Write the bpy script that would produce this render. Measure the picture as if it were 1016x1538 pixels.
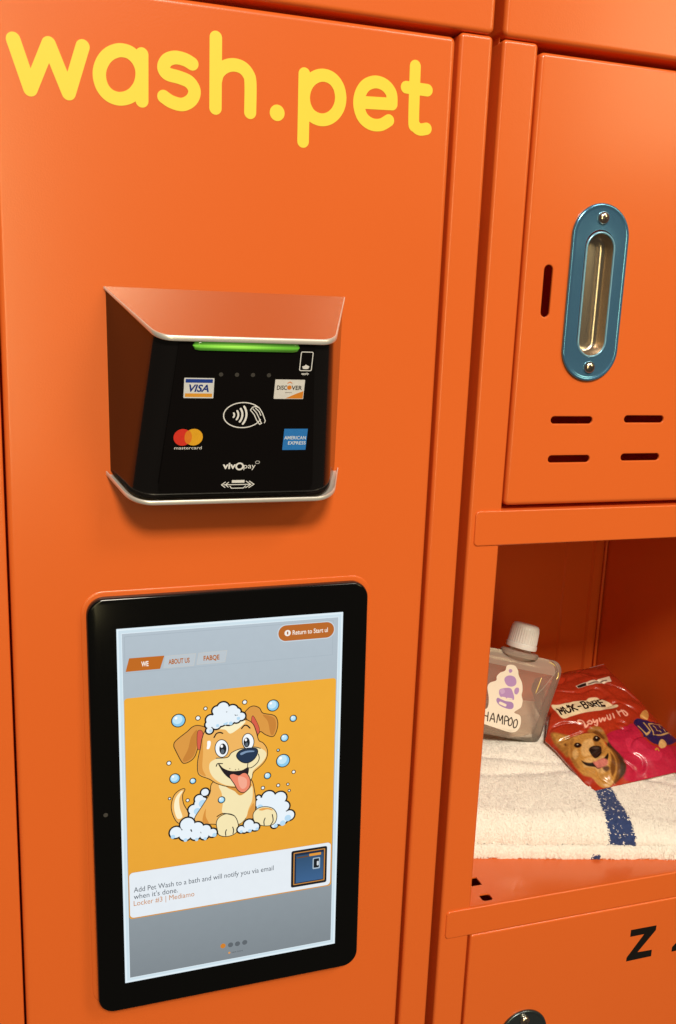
import bpy, bmesh, math, random
import numpy as np
from mathutils import Vector, Matrix, noise
from mathutils.geometry import delaunay_2d_cdt

for _o in list(bpy.data.objects):
    bpy.data.objects.remove(_o)
scene = bpy.context.scene
COL = scene.collection
random.seed(7)
RNG = np.random.default_rng(7)
EYE = 1.45                      # camera height above the floor, metres


def mm(x, y, z):
    """scene millimetres (x right, y into the lockers, z from eye height) to metres"""
    return Vector((x * .001, y * .001, z * .001 + EYE))


# ------------------------------------------------------------------ camera
cam_d = bpy.data.cameras.new('camera')
cam = bpy.data.objects.new('camera', cam_d)
COL.objects.link(cam)
cam_d.sensor_fit = 'VERTICAL'
cam_d.sensor_height = 36.0
cam_d.sensor_width = 36.0
cam_d.lens = 32.69
cam_d.clip_start = .02
cam_d.clip_end = 60
R_, F_, U_ = ((0.951196, -0.306072, 0.039315), (0.307195, 0.927099, -0.214754), (0.029281, 0.216351, 0.975877))
cam.matrix_world = Matrix(((R_[0], U_[0], -F_[0], 0), (R_[1], U_[1], -F_[1], -.58),
                           (R_[2], U_[2], -F_[2], EYE), (0, 0, 0, 1)))
scene.camera = cam
# ------------------------------------------------------------------ light of the room
world = bpy.data.worlds.new('World')
scene.world = world
world.use_nodes = True
wbg = world.node_tree.nodes['Background']
wbg.inputs[0].default_value = (1.0, .84, .68, 1)
wbg.inputs[1].default_value = .055


def lamp(name, loc, target, sx, sy, power, col):
    d = bpy.data.lights.new(name, 'AREA')
    d.shape = 'RECTANGLE'
    d.size, d.size_y, d.energy, d.color = sx, sy, power, col
    o = bpy.data.objects.new(name, d)
    o.location = loc
    o.rotation_euler = (Vector(target) - Vector(loc)).to_track_quat('-Z', 'Y').to_euler()
    COL.objects.link(o)
    return o


lamp('room_lamp', mm(-190, -3840, 2960), mm(200, 0, -250), 1.2, .80, 217, (1, .90, .75))
lamp('room_lamp', mm(1750, -2100, 2250), mm(200, 0, -250), .90, .60, 26, (1, .90, .77))
lamp('room_lamp', mm(-330, -2900, 180), mm(0, 0, 0), .38, 1.6, 13, (1, .85, .42))  # upright window-like source at eye height, out of view, for the left sheen
lamp('room_lamp', mm(2330, -2400, 1000), mm(450, 0, 150), .8, .8, 10, (1, .86, .46))
scene.view_settings.view_transform = 'Standard'
scene.view_settings.look = 'None'
scene.view_settings.exposure = 0
scene.view_settings.gamma = 1
scene.view_settings.use_curve_mapping = False
scene.render.engine = 'CYCLES'
scene.cycles.use_denoising = True
scene.cycles.max_bounces = 10
scene.cycles.transparent_max_bounces = 24
scene.cycles.caustics_reflective = False
scene.cycles.caustics_refractive = False
scene.cycles.sample_clamp_indirect = 6


# ------------------------------------------------------------------ colours and materials
def lin(h):
    out = []
    for i in (0, 2, 4):
        c = int(h[i:i + 2], 16) / 255
        out.append(c / 12.92 if c <= .04045 else ((c + .055) / 1.055) ** 2.4)
    return tuple(out) + (1.0,)


def mat(name, col=(.8, .8, .8, 1), rough=.4, metal=0., ior=1.5, emit=None, emit_s=0., coat=0., trans=0., sheen=0.):
    m = bpy.data.materials.new(name)
    m.use_nodes = True
    b = m.node_tree.nodes['Principled BSDF']
    b.inputs['Base Color'].default_value = col
    b.inputs['Roughness'].default_value = rough
    b.inputs['Metallic'].default_value = metal
    b.inputs['IOR'].default_value = ior
    b.inputs['Coat Weight'].default_value = coat
    b.inputs['Coat Roughness'].default_value = .12
    b.inputs['Transmission Weight'].default_value = trans
    b.inputs['Sheen Weight'].default_value = sheen
    if emit:
        b.inputs['Emission Color'].default_value = emit
        b.inputs['Emission Strength'].default_value = emit_s
    return m


def nd(m, t, **kw):
    n = m.node_tree.nodes.new(t)
    for k, v in kw.items():
        setattr(n, k, v)
    return n


def lk(m, a, b):
    m.node_tree.links.new(a, b)


def add_bump(m, scale, strength, dist=.0004, detail=2, kind='ShaderNodeTexNoise'):
    b = m.node_tree.nodes['Principled BSDF']
    g = nd(m, 'ShaderNodeNewGeometry')
    off = nd(m, 'ShaderNodeVectorMath', operation='ADD')
    off.inputs[1].default_value = (3.137, 1.731, 2.417)
    t = nd(m, kind)
    t.inputs['Scale'].default_value = scale
    if 'Detail' in t.inputs:
        t.inputs['Detail'].default_value = detail
    lk(m, g.outputs['Position'], off.inputs[0])
    lk(m, off.outputs[0], t.inputs['Vector'])
    bp = nd(m, 'ShaderNodeBump')
    bp.inputs['Strength'].default_value = strength
    bp.inputs['Distance'].default_value = dist
    lk(m, t.outputs[0], bp.inputs['Height'])
    lk(m, bp.outputs[0], b.inputs['Normal'])
    return t


def vary(m, socket, scale, lo, hi, detail=3):
    """a scalar input that wanders a little with position"""
    b = m.node_tree.nodes['Principled BSDF']
    g = nd(m, 'ShaderNodeNewGeometry')
    t = nd(m, 'ShaderNodeTexNoise')
    t.inputs['Scale'].default_value = scale
    t.inputs['Detail'].default_value = detail
    r = nd(m, 'ShaderNodeMapRange')
    r.inputs['From Min'].default_value = .15
    r.inputs['From Max'].default_value = .85
    r.inputs['To Min'].default_value = lo
    r.inputs['To Max'].default_value = hi
    lk(m, g.outputs['Position'], t.inputs['Vector'])
    lk(m, t.outputs[0], r.inputs['Value'])
    lk(m, r.outputs[0], b.inputs[socket])


def tint(m, a, c, scale, detail=4):
    b = m.node_tree.nodes['Principled BSDF']
    g = nd(m, 'ShaderNodeNewGeometry')
    t = nd(m, 'ShaderNodeTexNoise')
    t.inputs['Scale'].default_value = scale
    t.inputs['Detail'].default_value = detail
    r = nd(m, 'ShaderNodeValToRGB')
    r.color_ramp.elements[0].color = a
    r.color_ramp.elements[0].position = .0
    r.color_ramp.elements[1].color = c
    r.color_ramp.elements[1].position = 1.
    lk(m, g.outputs['Position'], t.inputs['Vector'])
    lk(m, t.outputs[0], r.inputs[0])
    lk(m, r.outputs[0], b.inputs['Base Color'])


M = {}
M['orange'] = mat('orange_powder_coat', (.78, .150, .020, 1), .27, coat=.35)
tint(M['orange'], (.775, .141, .021, 1), (.815, .152, .025, 1), 6.3, 1)
add_bump(M['orange'], 900, .085, .0005, 1)
M['orange'].node_tree.nodes['Principled BSDF'].inputs['Coat Roughness'].default_value = .17
M['yellow'] = mat('yellow_vinyl', (.90, .70, .045, 1), .5)
M['blackvinyl'] = mat('black_vinyl', (.008, .006, .005, 1), .6, ior=1.3)
M['alu'] = mat('brushed_aluminium', (.74, .60, .41, 1), .20, 1.)
add_bump(M['alu'], 900, .08, .0003)
M['lip'] = mat('satin_silver_lip', (.82, .78, .72, 1), .34, .55)
M['readerblack'] = mat('gloss_black_shell', (.006, .005, .005, 1), .12, 0, 1.62)
add_bump(M['readerblack'], 1500, .05, .0003)
M['readerface'] = mat('black_face_lens', (.005, .004, .004, 1), .18, 0, 1.33)
M['dotgrey'] = mat('smoked_led_window', (.06, .055, .05, 1), .3)
M['glassblack'] = mat('tablet_glass', (.003, .003, .003, 1), .10, 0, 1.38)
M['tabletedge'] = mat('tablet_case', (.010, .010, .011, 1), .28)
M['film'] = mat('blue_protective_film', (.15, .39, .66, 1), .17, .75)
add_bump(M['film'], 26, .22, .002, 1)
M['filmdark'] = mat('dark_film_on_steel', (.11, .14, .15, 1), .25, .85)
M['filmedge'] = mat('blue_film_edge', (.30, .60, .82, 1), .22, .5)
M['steel'] = mat('stainless_cup', (.66, .55, .44, 1), .27, 1.)
M['screw'] = mat('screw_steel', (.80, .68, .56, 1), .20, 1.)
M['slotdark'] = mat('screw_recess', (.05, .035, .025, 1), .5, .5)
M['cap'] = mat('white_cap_plastic', (.80, .77, .74, 1), .32)
M['cap'].node_tree.nodes['Principled BSDF'].inputs['Subsurface Weight'].default_value = .15
M['cap'].node_tree.nodes['Principled BSDF'].inputs['Subsurface Radius'].default_value = (.003, .002, .0015)
M['edgewhite'] = mat('bag_heat_seal', (.75, .62, .55, 1), .35)
M['crease_glint'] = mat('painted_crease_glint', (.92, .68, .22, 1), .2, .2)  # yellow highlight of the clear film's creases, painted as base colour
M['towel'] = mat('cream_terry', (.86, .77, .66, 1), .95, sheen=.3)
_b = M['towel'].node_tree.nodes['Principled BSDF']
_b.inputs['Subsurface Weight'].default_value = 0
_b.inputs['Subsurface Radius'].default_value = (.004, .003, .002)
_b.inputs['Subsurface Scale'].default_value = 1.0
tint(M['towel'], (.95, .885, .79, 1), (.985, .94, .865, 1), 25)
M['stripe'] = mat('navy_terry', (.022, .045, .16, 1), .9, sheen=.2)
tint(M['stripe'], (.016, .032, .12, 1), (.035, .07, .22, 1), 300)


def attr_mat(name, rough, emit=0., coat=0., bump=None, noise_amt=0., noise_scale=300):
    m = mat(name, rough=rough, coat=coat)
    b = m.node_tree.nodes['Principled BSDF']
    a = nd(m, 'ShaderNodeVertexColor', layer_name='Col')
    src = a.outputs[0]
    if noise_amt:
        g = nd(m, 'ShaderNodeNewGeometry')
        t = nd(m, 'ShaderNodeTexNoise')
        t.inputs['Scale'].default_value = noise_scale
        t.inputs['Detail'].default_value = 5
        r = nd(m, 'ShaderNodeMapRange')
        r.inputs['From Min'].default_value, r.inputs['From Max'].default_value = .25, .75
        r.inputs['To Min'].default_value, r.inputs['To Max'].default_value = 1 - noise_amt, 1 + noise_amt
        x = nd(m, 'ShaderNodeVectorMath', operation='SCALE')
        lk(m, g.outputs['Position'], t.inputs['Vector'])
        lk(m, t.outputs[0], r.inputs['Value'])
        lk(m, src, x.inputs[0])
        lk(m, r.outputs[0], x.inputs['Scale'])
        src = x.outputs[0]
    if emit:
        b.inputs['Base Color'].default_value = (.004, .004, .004, 1)
        lk(m, src, b.inputs['Emission Color'])
        b.inputs['Emission Strength'].default_value = emit
        b.inputs['IOR'].default_value = 1.3
    else:
        lk(m, src, b.inputs['Base Color'])
    if bump:
        add_bump(m, *bump)
    return m


M['pixels'] = attr_mat('lit_display', .18, emit=1.0, noise_amt=.012, noise_scale=160)
M['green'] = attr_mat('green_light_pipe', .12, emit=1., coat=.5)
M['decal'] = attr_mat('printed_decal', .38, noise_amt=.05)
M['bagprint'] = attr_mat('printed_foil', .26, coat=.4, noise_amt=.14, noise_scale=420)
M['sticker'] = attr_mat('paper_sticker', .42)
M['bag'] = mat('red_foil_bag', (.46, .050, .016, 1), .26, coat=.5)
tint(M['bag'], (.33, .034, .011, 1), (.46, .052, .016, 1), 30)

# clear pouch film: thin sheet that lets light pass, hazes and shines
pm = bpy.data.materials.new('clear_pouch_film')
pm.use_nodes = True
pm.node_tree.nodes.clear()
_o = nd(pm, 'ShaderNodeOutputMaterial')
_t = nd(pm, 'ShaderNodeBsdfTransparent')
_t.inputs[0].default_value = (.985, .91, .84, 1)
_d = nd(pm, 'ShaderNodeBsdfDiffuse')
_d.inputs[0].default_value = (.98, .86, .74, 1)
_tl = nd(pm, 'ShaderNodeBsdfTranslucent')
_tl.inputs[0].default_value = (.85, .76, .70, 1)
_a = nd(pm, 'ShaderNodeMixShader')
_a.inputs[0].default_value = .5
_m1 = nd(pm, 'ShaderNodeMixShader')
_m1.inputs[0].default_value = .24
_g = nd(pm, 'ShaderNodeBsdfGlossy')
_g.inputs['Roughness'].default_value = .14
_f = nd(pm, 'ShaderNodeFresnel')
_f.inputs[0].default_value = 1.45
_m2 = nd(pm, 'ShaderNodeMixShader')
lk(pm, _d.outputs[0], _a.inputs[1]); lk(pm, _tl.outputs[0], _a.inputs[2])
lk(pm, _t.outputs[0], _m1.inputs[1]); lk(pm, _a.outputs[0], _m1.inputs[2])
lk(pm, _f.outputs[0], _m2.inputs[0]); lk(pm, _m1.outputs[0], _m2.inputs[1]); lk(pm, _g.outputs[0], _m2.inputs[2])
lk(pm, _m2.outputs[0], _o.inputs[0])
M['film_clear'] = pm
pf = pm.copy()
pf.name = 'frosted_seal_film'
[n for n in pf.node_tree.nodes if n.type == 'MIX_SHADER'][1].inputs[0].default_value = .45
M['film_frost'] = pf

# ------------------------------------------------------------------ readings of the real thing, in millimetres
BAG_DOG = 23
WASH = [["w",[[[-5.2,135.7],[3.0,111.2],[13.3,135.6],[23.4,111.2],[31.4,136.2]]]],["a",[[[63.9,125.2],[63.5,122.2],[62.6,119.3],[61.0,116.6],[59.0,114.3],[56.6,112.6],[53.9,111.5],[51.1,111.0],[48.4,111.3],[45.9,112.2],[43.8,113.7],[42.0,115.9],[40.9,118.4],[40.3,121.2],[40.3,124.2],[41.0,127.1],[42.3,129.9],[44.0,132.3],[46.2,134.3],[48.7,135.7],[51.4,136.6],[54.1,136.7],[56.8,136.2],[59.1,134.9],[61.1,133.1],[62.6,130.8],[63.6,128.1],[63.9,125.2]],[[63.9,135.9],[63.8,111.2]]]],["s",[[[92.5,134.0],[88.3,135.8],[82.7,136.3],[78.0,134.3],[76.1,130.2],[78.4,127.1],[85.2,125.9],[91.0,124.0],[93.9,119.6],[92.2,114.6],[87.0,111.5],[80.7,112.3],[76.1,114.7]]]],["h",[[[106.1,149.6],[106.3,111.4]],[[106.2,125.8],[107.7,130.8],[111.6,134.5],[116.7,136.1],[122.0,135.2],[125.7,131.8],[127.0,126.8],[127.1,111.0]]]],["dot",[[[143.4,112.4],[143.8,112.4]]]],["p",[[[159.8,135.8],[160.2,97.7]],[[183.2,125.0],[183.0,122.0],[182.2,119.1],[180.8,116.5],[178.9,114.3],[176.6,112.6],[174.0,111.5],[171.3,111.1],[168.7,111.4],[166.2,112.3],[163.9,113.8],[162.2,115.9],[160.9,118.4],[160.2,121.2],[160.1,124.1],[160.6,127.0],[161.7,129.7],[163.3,132.1],[165.4,134.0],[167.8,135.4],[170.4,136.2],[173.1,136.3],[175.7,135.8],[178.1,134.6],[180.1,132.8],[181.7,130.5],[182.7,127.8],[183.2,125.0]]]],["e",[[[195.3,123.5],[216.7,124.5]],[[216.7,124.5],[215.9,130.6],[211.5,134.9],[205.1,136.1],[198.9,133.4],[195.5,127.7],[195.2,121.0],[198.1,114.8],[203.7,111.6],[209.9,111.8],[215.0,114.8]]]],["t",[[[230.9,147.9],[231.7,117.1],[233.0,113.3],[236.3,111.5],[240.6,112.3]],[[225.6,135.2],[239.8,134.9]]]]]
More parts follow.
